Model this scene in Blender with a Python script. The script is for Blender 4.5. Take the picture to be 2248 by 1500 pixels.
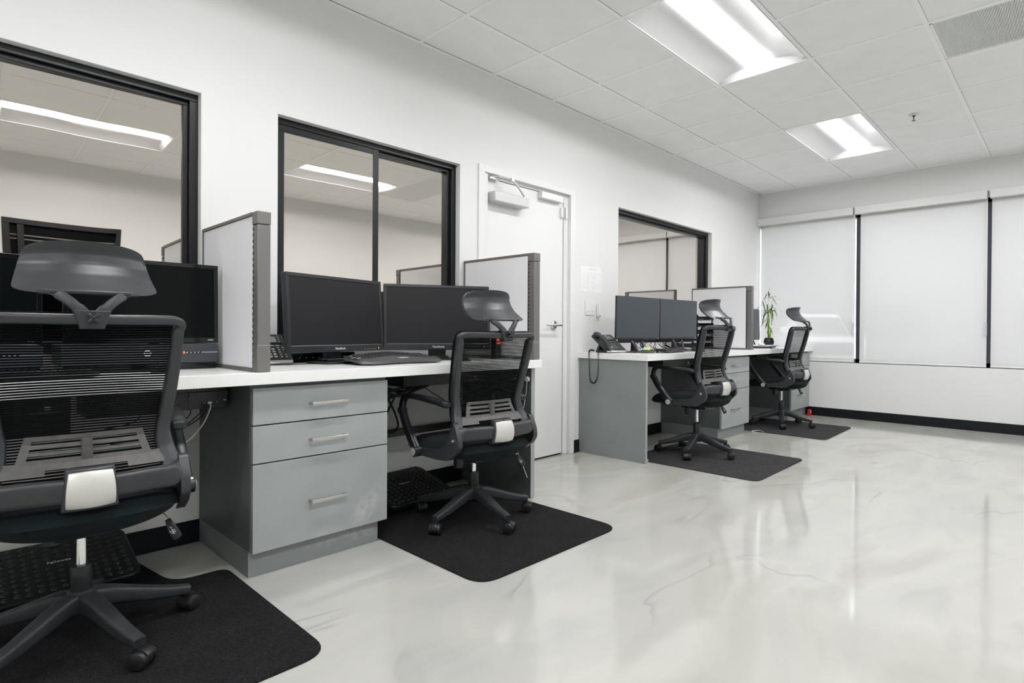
import bpy, bmesh, math, random
from mathutils import Vector, Matrix, noise
random.seed(7)
PI = math.pi
for o in list(bpy.data.objects):
    bpy.data.objects.remove(o)
SC = bpy.context.scene
COL = SC.collection

# ------------------------------------------------------------------ camera, world, exposure
cd = bpy.data.cameras.new('camera')
cam = bpy.data.objects.new('camera', cd); COL.objects.link(cam)
cd.sensor_width = 36.0; cd.sensor_fit = 'HORIZONTAL'
cd.lens = 20.229; cd.shift_x = -0.011705; cd.shift_y = -0.006213
cd.clip_start = 0.05; cd.clip_end = 200
r_, u_, b_ = (0.692025, -0.721846, 0.006336), (0.000123, 0.008895, 0.99996), (-0.721874, -0.691996, 0.006244)
cam.matrix_world = Matrix(((r_[0], u_[0], b_[0], 0.0), (r_[1], u_[1], b_[1], -2.89147), (r_[2], u_[2], b_[2], 0.96679), (0, 0, 0, 1)))
SC.camera = cam
w = bpy.data.worlds.new('overcast_sky'); SC.world = w; w.use_nodes = True
bg = w.node_tree.nodes['Background']
bg.inputs['Color'].default_value = (0.90, 0.94, 1.0, 1); bg.inputs['Strength'].default_value = 3.4
SC.view_settings.view_transform = 'Standard'; SC.view_settings.look = 'None'
SC.view_settings.gamma = 1.0; SC.view_settings.exposure = 1.74
SC.view_settings.use_curve_mapping = False
TROFFER_POWER = 15.0

# ------------------------------------------------------------------ materials
MATS = {}
def mat(name, col, rough=0.5, metal=0.0, spec=0.5, var=0.0, vscale=30.0, bump=0.0, bscale=200.0, emit=None, estr=0.0, coat=0.0, sheen=0.0, stretch=None):
    if name in MATS: return MATS[name]
    m = bpy.data.materials.new(name); m.use_nodes = True
    nt = m.node_tree; N = nt.nodes; L = nt.links
    b = N['Principled BSDF']
    b.inputs['Base Color'].default_value = (*col, 1); b.inputs['Roughness'].default_value = rough
    b.inputs['Metallic'].default_value = metal; b.inputs['Specular IOR Level'].default_value = spec
    b.inputs['Coat Weight'].default_value = coat
    b.inputs['Sheen Weight'].default_value = sheen
    tc = N.new('ShaderNodeTexCoord'); mp = N.new('ShaderNodeMapping'); L.new(tc.outputs['Object'], mp.inputs['Vector'])
    if stretch: mp.inputs['Scale'].default_value = stretch
    if var:
        n = N.new('ShaderNodeTexNoise'); n.inputs['Scale'].default_value = vscale; n.inputs['Detail'].default_value = 4
        L.new(mp.outputs[0], n.inputs['Vector'])
        r = N.new('ShaderNodeValToRGB')
        r.color_ramp.elements[0].position = 0.3; r.color_ramp.elements[1].position = 0.7
        r.color_ramp.elements[0].color = (*[c*(1-var) for c in col], 1)
        r.color_ramp.elements[1].color = (*[min(1, c*(1+var)) for c in col], 1)
        L.new(n.outputs['Fac'], r.inputs['Fac']); L.new(r.outputs['Color'], b.inputs['Base Color'])
    if bump:
        n2 = N.new('ShaderNodeTexNoise'); n2.inputs['Scale'].default_value = bscale; n2.inputs['Detail'].default_value = 3
        L.new(mp.outputs[0], n2.inputs['Vector'])
        bp = N.new('ShaderNodeBump'); bp.inputs['Strength'].default_value = bump; bp.inputs['Distance'].default_value = 0.002
        L.new(n2.outputs['Fac'], bp.inputs['Height']); L.new(bp.outputs[0], b.inputs['Normal'])
    if emit:
        b.inputs['Emission Color'].default_value = (*emit, 1); b.inputs['Emission Strength'].default_value = estr
    MATS[name] = m
    return m

WALL = mat('wall_paint', (0.755, 0.755, 0.745), 0.75, var=0.01, vscale=1.5, bump=0.08, bscale=350)
REVEAL = mat('reveal_paint', (0.82, 0.82, 0.80), 0.7, bump=0.05, bscale=300)
TRIMW = mat('white_enamel', (0.77, 0.77, 0.757), 0.42, var=0.01, vscale=3)
TILE = mat('ceiling_tile', (0.91, 0.91, 0.905), 0.9, var=0.02, vscale=6, bump=0.25, bscale=500)
GRIDM = mat('ceiling_grid_paint', (0.95, 0.95, 0.945), 0.5)
GAP = mat('shadow_gap', (0.30, 0.30, 0.29), 0.9)
REFL = mat('troffer_white', (0.58, 0.58, 0.58), 0.35)
DIFF = mat('troffer_diffuser', (0.9, 0.9, 0.9), 0.5, emit=(0.985, 0.985, 1.0), estr=TROFFER_POWER)
BLACKB = mat('rubber_baseboard', (0.006, 0.008, 0.010), 0.4, spec=0.25)
FRAMEB = mat('black_window_frame', (0.007, 0.008, 0.010), 0.34, spec=0.4)
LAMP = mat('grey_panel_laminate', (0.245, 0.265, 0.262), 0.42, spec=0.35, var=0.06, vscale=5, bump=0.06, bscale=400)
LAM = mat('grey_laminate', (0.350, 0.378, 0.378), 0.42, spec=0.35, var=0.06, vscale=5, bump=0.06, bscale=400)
LAME = mat('grey_laminate_edge', (0.35, 0.37, 0.37), 0.45)
LAM_SHADE = mat('shaded_laminate', (0.115, 0.132, 0.132), 0.42, spec=0.35, var=0.1, vscale=4)  # darker copy of the grey laminate: knee-space shade put into the colour
TOP = mat('white_worktop', (0.86, 0.86, 0.845), 0.28, var=0.01, vscale=4)
NICKEL = mat('brushed_nickel', (0.62, 0.59, 0.54), 0.3, metal=1.0, bump=0.08, bscale=300, stretch=(1, 30, 30))
SATIN = mat('satin_steel', (0.7, 0.7, 0.71), 0.28, metal=1.0)
CHROME = mat('chrome', (0.86, 0.86, 0.86), 0.12, metal=1.0)
POSTG = mat('divider_grey_metal', (0.185, 0.178, 0.170), 0.45, metal=0.3, bump=0.1, bscale=500)
FABG = mat('divider_fabric', (0.84, 0.84, 0.86), 0.95, var=0.05, vscale=500, bump=0.4, bscale=900)
SLOTB = mat('black_channel', (0.012, 0.012, 0.012), 0.5)
PLAS = mat('charcoal_plastic', (0.032, 0.034, 0.038), 0.34, spec=0.5, var=0.05, vscale=60, bump=0.12, bscale=900)
PLASD = mat('dark_chair_plastic', (0.014, 0.016, 0.018), 0.32, spec=0.5, var=0.08, vscale=40, bump=0.1, bscale=900)
PLASB = mat('base_plastic', (0.032, 0.034, 0.037), 0.4, spec=0.4, var=0.12, vscale=25, bump=0.12, bscale=700)
SEATF = mat('black_seat_fabric', (0.008, 0.013, 0.014), 0.95, spec=0.1, var=0.2, vscale=700, bump=0.5, bscale=1200, sheen=0.05)
MESHF = mat('elastic_black_mesh', (0.0045, 0.005, 0.0055), 0.8, spec=0.06, bump=0.3, bscale=1500)
LUMB = mat('smoky_lumbar_plastic', (0.105, 0.102, 0.098), 0.35, spec=0.4, var=0.15, vscale=40, bump=0.1, bscale=900)
SILV = mat('silver_paint', (0.66, 0.66, 0.62), 0.33, metal=0.35, bump=0.03, bscale=900)
WHEEL = mat('caster_black', (0.014, 0.014, 0.015), 0.36, spec=0.4)
MONB = mat('monitor_black_plastic', (0.014, 0.016, 0.020), 0.28, spec=0.5)
MONG = mat('gloss_black_bezel', (0.004, 0.005, 0.006), 0.1, spec=0.5)
SCRN = mat('matte_dark_screen', (0.012, 0.011, 0.013), 0.42, spec=0.25, var=0.06, vscale=3)
SCRG = mat('glossy_dark_screen', (0.003, 0.0045, 0.0045), 0.16, spec=0.12)
SCRB = mat('blue_grey_screen', (0.045, 0.055, 0.068), 0.38, spec=0.55)
KEYG = mat('keyboard_dark', (0.02, 0.021, 0.023), 0.4)
KEYM = mat('keyboard_grey', (0.075, 0.075, 0.075), 0.45, var=0.04, vscale=60)
KEYL = mat('light_key', (0.5, 0.5, 0.5), 0.4)
WHITEP = mat('white_plastic', (0.78, 0.78, 0.77), 0.4)
WHITEI = mat('white_ink', (0.85, 0.85, 0.85), 0.6)
REDL = mat('red_led', (0.8, 0.05, 0.02), 0.4, emit=(1, 0.12, 0.05), estr=1.0)
BLUEL = mat('blue_led', (0.2, 0.3, 0.8), 0.4, emit=(0.3, 0.45, 1), estr=1.2)
CABLE = mat('black_cable', (0.008, 0.009, 0.010), 0.5)
CABW = mat('white_cable', (0.72, 0.71, 0.66), 0.5)
PAPER = mat('paper', (0.83, 0.83, 0.83), 0.8, var=0.02, vscale=90)
NOTEY = mat('yellow_note', (0.75, 0.70, 0.28), 0.8)
NOTET = mat('teal_note', (0.30, 0.62, 0.56), 0.8)
LEAF = mat('bamboo_leaf', (0.08, 0.155, 0.03), 0.45, var=0.35, vscale=40)
STALK = mat('bamboo_stalk', (0.24, 0.38, 0.04), 0.4, var=0.25, vscale=60)
TWIG = mat('dry_twig', (0.16, 0.15, 0.08), 0.7)
POTB = mat('black_glazed_pot', (0.008, 0.009, 0.010), 0.06, spec=0.6)
REDP = mat('red_plastic', (0.62, 0.01, 0.02), 0.3)
PAPERG = mat('grey_binder', (0.07, 0.07, 0.075), 0.5)
TRUCKW = mat('white_car_paint', (0.88, 0.88, 0.88), 0.25, coat=0.5)
TRUCKD = mat('car_glass', (0.04, 0.045, 0.05), 0.1)
ASPH = mat('asphalt', (0.16, 0.16, 0.155), 0.9, var=0.2, vscale=8)
VAL = mat('valance_grey_white', (0.70, 0.70, 0.68), 0.6, bump=0.15, bscale=300, stretch=(1, 1, 20))
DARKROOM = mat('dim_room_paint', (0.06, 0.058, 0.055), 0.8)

def carpet(name, col):
    m = mat(name, col, 0.95, spec=0.15)
    nt = m.node_tree; N = nt.nodes; L = nt.links; b = N['Principled BSDF']
    tc = N.new('ShaderNodeTexCoord')
    n = N.new('ShaderNodeTexNoise'); n.inputs['Scale'].default_value = 260; n.inputs['Detail'].default_value = 6
    n2 = N.new('ShaderNodeTexNoise'); n2.inputs['Scale'].default_value = 9; n2.inputs['Detail'].default_value = 3
    L.new(tc.outputs['Object'], n.inputs['Vector']); L.new(tc.outputs['Object'], n2.inputs['Vector'])
    r = N.new('ShaderNodeValToRGB')
    r.color_ramp.elements[0].position = 0.38; r.color_ramp.elements[0].color = (*[c*0.45 for c in col], 1)
    r.color_ramp.elements[1].position = 0.72; r.color_ramp.elements[1].color = (*[c*2.0 for c in col], 1)
    L.new(n.outputs['Fac'], r.inputs['Fac'])
    mx = N.new('ShaderNodeMix'); mx.data_type = 'RGBA'; mx.blend_type = 'MULTIPLY'; mx.inputs[0].default_value = 0.5
    L.new(r.outputs['Color'], mx.inputs[6]); L.new(n2.outputs['Fac'], mx.inputs[7])
    L.new(mx.outputs[2], b.inputs['Base Color'])
    bp = N.new('ShaderNodeBump'); bp.inputs['Strength'].default_value = 0.7; bp.inputs['Distance'].default_value = 0.002
    L.new(n.outputs['Fac'], bp.inputs['Height']); L.new(bp.outputs[0], b.inputs['Normal'])
    return m
MATC = carpet('black_mat_pile', (0.016, 0.016, 0.017))
MATC_SHEEN = carpet('sheen_mat_pile', (0.050, 0.050, 0.052))  # far mats: glancing sheen put into a lighter pile colour

def floor_material():
    m = bpy.data.materials.new('polished_marbled_floor'); m.use_nodes = True
    nt = m.node_tree; N = nt.nodes; L = nt.links; b = N['Principled BSDF']
    tc = N.new('ShaderNodeTexCoord')
    def noise_n(scale, detail, dist=0.0, loc=(0, 0, 0), scl=(1, 1, 1), rot=0):
        mp = N.new('ShaderNodeMapping'); mp.inputs['Location'].default_value = loc; mp.inputs['Scale'].default_value = scl
        mp.inputs['Rotation'].default_value = (0, 0, rot)
        n = N.new('ShaderNodeTexNoise'); n.inputs['Scale'].default_value = scale; n.inputs['Detail'].default_value = detail
        n.inputs['Distortion'].default_value = dist
        L.new(tc.outputs['Object'], mp.inputs['Vector']); L.new(mp.outputs[0], n.inputs['Vector']); return n
    def ramp(src, stops):
        r = N.new('ShaderNodeValToRGB'); cr = r.color_ramp
        cr.elements[0].position = stops[0][0]; cr.elements[0].color = (*stops[0][1], 1)
        cr.elements[1].position = stops[-1][0]; cr.elements[1].color = (*stops[-1][1], 1)
        for p, c in stops[1:-1]:
            e = cr.elements.new(p); e.color = (*c, 1)
        L.new(src, r.inputs['Fac']); return r
    base = noise_n(0.9, 4, 1.0, (0, 0, 0), (1, 1.9, 1), 0.9)
    c1 = ramp(base.outputs['Fac'], [(0.32, (0.425, 0.420, 0.380)), (0.5, (0.495, 0.490, 0.450)), (0.68, (0.445, 0.445, 0.420))])
    # thin veins: narrow band of a distorted noise, gated by a large noise
    v = noise_n(0.55, 3, 0.9, (3, 7, 0), (1, 2.6, 1), 0.9)
    vein = ramp(v.outputs['Fac'], [(0.490, (0, 0, 0)), (0.4985, (1, 1, 1)), (0.501, (0.5, 0.5, 0.5)), (0.525, (0, 0, 0))])
    g = noise_n(1.5, 2, 0.3, (11, 3, 0))
    gate = ramp(g.outputs['Fac'], [(0.47, (0, 0, 0)), (0.64, (1, 1, 1))])
    mul = N.new('ShaderNodeMath'); mul.operation = 'MULTIPLY'; L.new(vein.outputs['Color'], mul.inputs[0]); L.new(gate.outputs['Color'], mul.inputs[1])
    v2 = noise_n(1.6, 5, 0.9, (5, 1, 0), (1, 2.8, 1), 1.1)
    smudge = ramp(v2.outputs['Fac'], [(0.56, (0, 0, 0)), (0.74, (1, 1, 1))])
    m1 = N.new('ShaderNodeMix'); m1.data_type = 'RGBA'
    ms = N.new('ShaderNodeMath'); ms.operation = 'MULTIPLY'; ms.inputs[1].default_value = 0.30
    L.new(smudge.outputs['Color'], ms.inputs[0]); L.new(ms.outputs[0], m1.inputs[0])
    L.new(c1.outputs['Color'], m1.inputs[6]); m1.inputs[7].default_value = (0.32, 0.32, 0.31, 1)
    m2 = N.new('ShaderNodeMix'); m2.data_type = 'RGBA'
    m3 = N.new('ShaderNodeMath'); m3.operation = 'MULTIPLY'; m3.inputs[1].default_value = 0.55
    L.new(mul.outputs[0], m3.inputs[0]); L.new(m3.outputs[0], m2.inputs[0])
    L.new(m1.outputs[2], m2.inputs[6]); m2.inputs[7].default_value = (0.20, 0.20, 0.215, 1)
    L.new(m2.outputs[2], b.inputs['Base Color'])
    rn = noise_n(3, 5)
    rr = ramp(rn.outputs['Fac'], [(0.3, (0.055,)*3), (0.7, (0.12,)*3)])
    L.new(rr.outputs['Color'], b.inputs['Roughness'])
    b.inputs['Specular IOR Level'].default_value = 0.85
    bn = noise_n(2.5, 2)
    bp = N.new('ShaderNodeBump'); bp.inputs['Strength'].default_value = 0.06; bp.inputs['Distance'].default_value = 0.01
    L.new(bn.outputs['Fac'], bp.inputs['Height']); L.new(bp.outputs[0], b.inputs['Normal'])
    return m
FLOORM = floor_material()

def mirror_glass():
    m = bpy.data.materials.new('reflective_office_glass'); m.use_nodes = True
    nt = m.node_tree; N = nt.nodes; L = nt.links; N.remove(N['Principled BSDF'])
    out = N['Material Output']
    g = N.new('ShaderNodeBsdfGlossy'); g.inputs['Roughness'].default_value = 0.0; g.inputs['Color'].default_value = (0.875, 0.83, 0.775, 1)
    tc = N.new('ShaderNodeTexCoord'); mp = N.new('ShaderNodeMapping'); mp.inputs['Scale'].default_value = (1, 1, 0.35)
    n = N.new('ShaderNodeTexNoise'); n.inputs['Scale'].default_value = 3.0; n.inputs['Detail'].default_value = 1
    L.new(tc.outputs['Object'], mp.inputs['Vector']); L.new(mp.outputs[0], n.inputs['Vector'])
    bp = N.new('ShaderNodeBump'); bp.inputs['Strength'].default_value = 0.12; bp.inputs['Distance'].default_value = 0.012
    L.new(n.outputs['Fac'], bp.inputs['Height']); L.new(bp.outputs[0], g.inputs['Normal'])
    t = N.new('ShaderNodeBsdfTransparent'); t.inputs['Color'].default_value = (0.7, 0.7, 0.7, 1)
    mx = N.new('ShaderNodeMixShader'); mx.inputs[0].default_value = 0.88
    L.new(t.outputs[0], mx.inputs[1]); L.new(g.outputs[0], mx.inputs[2]); L.new(mx.outputs[0], out.inputs['Surface'])
    return m
MGLASS = mirror_glass()

def blind_material():
    m = bpy.data.materials.new('roller_blind_fabric'); m.use_nodes = True
    nt = m.node_tree; N = nt.nodes; L = nt.links; N.remove(N['Principled BSDF']); out = N['Material Output']
    tc = N.new('ShaderNodeTexCoord'); n = N.new('ShaderNodeTexNoise'); n.inputs['Scale'].default_value = 700
    L.new(tc.outputs['Object'], n.inputs['Vector'])
    bp = N.new('ShaderNodeBump'); bp.inputs['Strength'].default_value = 0.2; bp.inputs['Distance'].default_value = 0.001
    L.new(n.outputs['Fac'], bp.inputs['Height'])
    d = N.new('ShaderNodeBsdfDiffuse'); d.inputs['Color'].default_value = (0.66, 0.66, 0.655, 1); L.new(bp.outputs[0], d.inputs['Normal'])
    t = N.new('ShaderNodeBsdfTranslucent'); t.inputs['Color'].default_value = (0.80, 0.80, 0.80, 1)
    a = N.new('ShaderNodeMixShader'); a.inputs[0].default_value = 0.035; L.new(d.outputs[0], a.inputs[1]); L.new(t.outputs[0], a.inputs[2])
    tr = N.new('ShaderNodeBsdfTransparent')
    c = N.new('ShaderNodeMixShader'); c.inputs[0].default_value = 0.03; L.new(a.outputs[0], c.inputs[1]); L.new(tr.outputs[0], c.inputs[2])
    L.new(c.outputs[0], out.inputs['Surface']); return m
BLIND = blind_material()

# ------------------------------------------------------------------ mesh builder
class MB:
    def __init__(s): s.v = []; s.f = []
    def add(s, vs, fs):
        n = len(s.v); s.v += [tuple(p) for p in vs]; s.f += [tuple(i+n for i in f) for f in fs]; return s
    def box(s, x0, x1, y0, y1, z0, z1, M=None):
        vs = [Vector((x, y, z)) for x in (x0, x1) for y in (y0, y1) for z in (z0, z1)]
        if M is not None: vs = [M @ p for p in vs]
        return s.add(vs, [(0, 1, 3, 2), (4, 6, 7, 5), (0, 4, 5, 1), (2, 3, 7, 6), (0, 2, 6, 4), (1, 5, 7, 3)])
    def loft(s, pts, sizes, up=(0, 0, 1), n=14, p=2.0, closed=False, caps=True):
        pts = [Vector(q) for q in pts]; m = len(pts)
        if not isinstance(sizes, list): sizes = [sizes]*m
        up = Vector(up); vs = []
        for i in range(m):
            a = pts[(i-1) % m] if (closed or i > 0) else pts[i]
            b = pts[(i+1) % m] if (closed or i < m-1) else pts[i]
            T = (b-a).normalized(); S = T.cross(up)
            if S.length < 1e-4: S = T.cross(Vector((0.1, 1, 0.05)))
            S.normalize(); U = S.cross(T); wd, ht = sizes[i][0]/2, sizes[i][1]/2
            for k in range(n):
                t = 2*PI*(k+0.5)/n; c, d = math.cos(t), math.sin(t)
                cx = math.copysign(abs(c)**(2/p), c); dx = math.copysign(abs(d)**(2/p), d)
                vs.append(pts[i] + S*cx*wd + U*dx*ht)
        fs = []
        for i in range(m if closed else m-1):
            j = (i+1) % m
            for k in range(n):
                l = (k+1) % n; fs.append((i*n+k, i*n+l, j*n+l, j*n+k))
        if caps and not closed:
            fs.append(tuple(range(n))[::-1]); fs.append(tuple((m-1)*n+k for k in range(n)))
        return s.add(vs, fs)
    def tube(s, ctrl, r, n=8, steps=6, closed=False):
        pts = smooth(ctrl, steps, closed)
        return s.loft(pts, (2*r, 2*r), up=(0.13, 0.07, 1), n=n, closed=closed)
    def cyl(s, a, b, r0, r1=None, n=24):
        r1 = r0 if r1 is None else r1
        a, b = Vector(a), Vector(b); up = (0, 0, 1) if abs((b-a).normalized().z) < 0.9 else (0, 1, 0)
        return s.loft([a, b], [(2*r0, 2*r0), (2*r1, 2*r1)], up=up, n=n)
    def lathe(s, prof, c=(0, 0, 0), n=28, M=None):
        vs = []; c = Vector(c)
        for r, z in prof:
            for k in range(n):
                a = 2*PI*k/n; q = Vector((r*math.cos(a), r*math.sin(a), z))
                vs.append((M @ q if M is not None else q) + c)
        fs = [(i*n+k, i*n+(k+1) % n, (i+1)*n+(k+1) % n, (i+1)*n+k) for i in range(len(prof)-1) for k in range(n)]
        if prof[0][0] > 1e-5: fs.append(tuple(range(n))[::-1])
        if prof[-1][0] > 1e-5: fs.append(tuple((len(prof)-1)*n+k for k in range(n)))
        return s.add(vs, fs)
    def sheet(s, fn, nu, nv, thick=0.003, inside=None, axis=(0, 1, 0)):
        # fn(u,v)->Vector for u,v in 0..1; front and back surface; optional mask of cells
        ax = Vector(axis)*thick
        P = [[Vector(fn(i/nu, j/nv)) for j in range(nv+1)] for i in range(nu+1)]
        base = len(s.v); idx = {}
        def vid(i, j, b):
            k = (i, j, b)
            if k not in idx:
                idx[k] = len(s.v); s.v.append(tuple(P[i][j] + (ax if b else Vector((0, 0, 0)))))
            return idx[k]
        on = lambda i, j: 0 <= i < nu and 0 <= j < nv and (inside is None or inside((i+.5)/nu, (j+.5)/nv))
        for i in range(nu):
            for j in range(nv):
                if not on(i, j): continue
                s.f.append((vid(i, j, 0), vid(i+1, j, 0), vid(i+1, j+1, 0), vid(i, j+1, 0)))
                s.f.append((vid(i, j, 1), vid(i, j+1, 1), vid(i+1, j+1, 1), vid(i+1, j, 1)))
                for (di, dj, a, b) in ((-1, 0, (i, j+1), (i, j)), (1, 0, (i+1, j), (i+1, j+1)), (0, -1, (i, j), (i+1, j)), (0, 1, (i+1, j+1), (i, j+1))):
                    if not on(i+di, j+dj): s.f.append((vid(*a, 0), vid(*a, 1), vid(*b, 1), vid(*b, 0))[::-1])
        return s
    def prism(s, poly, z0, z1, M=None):
        n = len(poly)
        vs = [Vector((x, y, z)) for z in (z0, z1) for x, y in poly]
        if M is not None: vs = [M @ q for q in vs]
        fs = [tuple(range(n))[::-1], tuple(range(n, 2*n))] + [(k, (k+1) % n, n+(k+1) % n, n+k) for k in range(n)]
        return s.add(vs, fs)
    def build(s, name, material, parent=None, bevel=0.0, smooth_deg=35, seg=2, fix=True):
        me = bpy.data.meshes.new(name); me.from_pydata(s.v, [], s.f); me.update()
        if fix:
            bm = bmesh.new(); bm.from_mesh(me); bmesh.ops.recalc_face_normals(bm, faces=bm.faces); bm.to_mesh(me); bm.free()
        me.materials.append(material)
        if smooth_deg:
            for pl in me.polygons: pl.use_smooth = True
            me.set_sharp_from_angle(angle=math.radians(smooth_deg))
        o = bpy.data.objects.new(name, me); COL.objects.link(o)
        if parent: o.parent = parent
        if bevel:
            b = o.modifiers.new('bevel', 'BEVEL'); b.width = bevel; b.segments = seg; b.limit_method = 'ANGLE'; b.angle_limit = math.radians(40)
            b.harden_normals = False
        return o

def smooth(ctrl, steps=6, closed=False):
    P = [Vector(c) for c in ctrl]; n = len(P); out = []
    rng = n if closed else n-1
    for i in range(rng):
        p0 = P[(i-1) % n] if (closed or i > 0) else P[i]*2-P[i+1]
        p1 = P[i]; p2 = P[(i+1) % n]
        p3 = P[(i+2) % n] if (closed or i < n-2) else p2*2-p1
        for k in range(steps):
            t = k/steps
            out.append(0.5*((2*p1)+(p2-p0)*t+(2*p0-5*p1+4*p2-p3)*t*t+(3*p1-p0-3*p2+p3)*t**3))
    if not closed: out.append(P[-1])
    return out

def rrect(x0, x1, y0, y1, r, n=6):
    out = []
    for cx, cy, a0 in ((x1-r, y1-r, 0), (x0+r, y1-r, 90), (x0+r, y0+r, 180), (x1-r, y0+r, 270)):
        for k in range(n+1):
            a = math.radians(a0+90*k/n); out.append((cx+r*math.cos(a), cy+r*math.sin(a)))
    return out

def box(name, b, m, parent=None, bevel=0.0, M=None): return MB().box(*b, M=M).build(name, m, parent, bevel)
def thing(name, label, cat, loc=(0, 0, 0), rz=0.0, group=None):
    o = bpy.data.objects.new(name, None); COL.objects.link(o)
    o.location = loc; o.rotation_euler = (0, 0, rz); o.empty_display_size = 0.1
    return tag(o, label, cat, group)
def tag(o, label, cat, group=None):
    o['label'] = label; o['category'] = cat
    if group: o['group'] = group
    return o
def struct(o): o['kind'] = 'structure'; return o
def copy_tree(o, parent=None):
    kids = list(o.children)
    c = o.copy(); COL.objects.link(c)
    if parent: c.parent = parent
    for k in kids: copy_tree(k, c)
    return c
def text(name, s, size, m, parent, loc, rot=(PI/2, 0, 0), ext=0.0004, align='CENTER'):
    cu = bpy.data.curves.new(name, 'FONT'); cu.body = s; cu.size = size; cu.align_x = align; cu.align_y = 'CENTER'; cu.extrude = ext
    tmp = bpy.data.objects.new(name+'_tmp', cu); COL.objects.link(tmp)
    dg = bpy.context.evaluated_depsgraph_get(); dg.update()
    me = bpy.data.meshes.new_from_object(tmp.evaluated_get(dg)); bpy.data.objects.remove(tmp)
    me.materials.clear(); me.materials.append(m)
    o = bpy.data.objects.new(name, me); COL.objects.link(o); o.parent = parent; o.location = loc; o.rotation_euler = rot
    return o

# ------------------------------------------------------------------ room shell
XL, XR, YB, ZC = -3.2, 7.288, -4.55, 2.715
G = 0.6096; GX, GY = 3.9087, -0.4389
def wall_with_holes(name, axis, a0, a1, t0, t1, z0, z1, holes, m):
    # axis 'x': wall runs along x, thickness in y; holes (a0,a1,z0,z1)
    cuts = sorted({a0, a1, *[h[0] for h in holes], *[h[1] for h in holes]}); mb = MB()
    for i in range(len(cuts)-1):
        c0, c1 = cuts[i], cuts[i+1]; mid = (c0+c1)/2
        hs = sorted([(h[2], h[3]) for h in holes if h[0] < mid < h[1]]); z = z0
        for h0, h1 in hs+[(z1, z1)]:
            if h0 > z+1e-6:
                mb.box(*((c0, c1, t0, t1) if axis == 'x' else (t0, t1, c0, c1)), z, h0)
            z = h1
    return struct(mb.build(name, m, smooth_deg=0))
W1 = (-0.9, 0.877, 0.87, 2.047); W2 = (1.227, 2.408, 0.87, 2.050); W3 = (4.20, 5.985, 0.87, 2.060); DR = (2.615, 3.535, 0.0, 2.045)
wall_with_holes('wall_left', 'x', XL-.15, XR+.15, 0.0, 0.13, 0, ZC+.1, [W1, W2, W3, DR], WALL)
BW = (-4.40, -0.012, 0.632, 2.33)
wall_with_holes('wall_far', 'y', YB-.15, -0.0, XR, XR+.15, 0, ZC+.1, [BW], WALL)
OW = (0.33, 1.30, 0.85, 2.06)
wall_with_holes('wall_right', 'x', XL-.15, XR+.15, YB-.15, YB, 0, ZC+.1, [OW], WALL)
struct(box('wall_rear', (XL-.15, XL, YB, 0, 0, ZC+.1), WALL))
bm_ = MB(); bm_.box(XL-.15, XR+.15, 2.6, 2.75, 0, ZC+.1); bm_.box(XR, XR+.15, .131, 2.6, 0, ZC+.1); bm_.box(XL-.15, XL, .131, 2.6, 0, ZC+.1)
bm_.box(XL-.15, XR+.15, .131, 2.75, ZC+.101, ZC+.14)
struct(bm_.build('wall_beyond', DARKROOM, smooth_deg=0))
struct(box('floor', (XL-.15, XR+.15, YB-.15, 2.75, -0.15, 0), FLOORM))
# ceiling of lay-in tiles, with openings for the troffers and the return grille
TROFF = [(-6, -4), (-2, 0), (2, 4)]          # column ranges of the lights
holes = {}
for a, b in TROFF:
    for i in range(a, b):
        for j in (1, 5): pass
LIGHTCELLS = {(i, j) for a, b in TROFF+[(-10, -8)] for i in range(a, b) for j in (1, 4)}
VENT = {(0, 3), (0, 4)}
LIGHTCELLS -= {(i, 4) for i in range(-2, 0)}
LIGHTCELLS |= {(i, 4) for i in range(-2, 0)}
xs = [XL] + [GX+G*i for i in range(-11, 6) if XL < GX+G*i < XR] + [XR]
ys = [0.0] + [GY-G*j for j in range(0, 7) if GY-G*j > YB] + [YB]
cell = lambda x, y: (math.floor((x-GX)/G), math.floor((GY-y)/G)+1)
ceil = MB()
for i in range(len(xs)-1):
    for j in range(len(ys)-1):
        cx, cy = (xs[i]+xs[i+1])/2, (ys[j]+ys[j+1])/2
        ci, cj = cell(cx, cy)
        if (ci, cj-1) in LIGHTCELLS or (ci, cj-1) in VENT: continue
        g = 0.0035
        ceil.box(xs[i]+g, xs[i+1]-g, ys[j+1]+g, ys[j]-g, ZC+0.003, ZC+0.02)
struct(ceil.build('ceiling', TILE, smooth_deg=0))
gm = MB(); gm.box(XL-.15, XR+.15, YB-.15, .13, ZC+0.12, ZC+0.14)
struct(gm.build('trim_1', GAP, smooth_deg=0))
gr = MB()
for x in xs[1:-1]: gr.box(x-0.0115, x+0.0115, YB, 0, ZC-0.0005, ZC+0.0035)
for y in ys[1:-1]: gr.box(XL, XR, y-0.0119, y+0.0119, ZC-0.001, ZC+0.0034)
for a in ((XL, XR, -0.022, 0), (XL, XR, YB, YB+.022), (XR-.022, XR, YB, 0), (XL, XL+.022, YB, 0)): gr.box(*a, ZC-0.0015, ZC+0.0033)
GRID = gr
# thin dark reveal lines where tiles sit against the tees
gp = MB()
for x in xs[1:-1]:
    gp.box(x+0.0115, x+0.0132, YB, 0, ZC+0.0002, ZC+0.0026)
for y in ys[1:-1]:
    gp.box(XL, XR, y-0.0140, y-0.0119, ZC+0.0002, ZC+0.0027)
gp.box(XL, XR, -0.0245, -0.022, ZC+0.0, ZC+0.0027)
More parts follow.
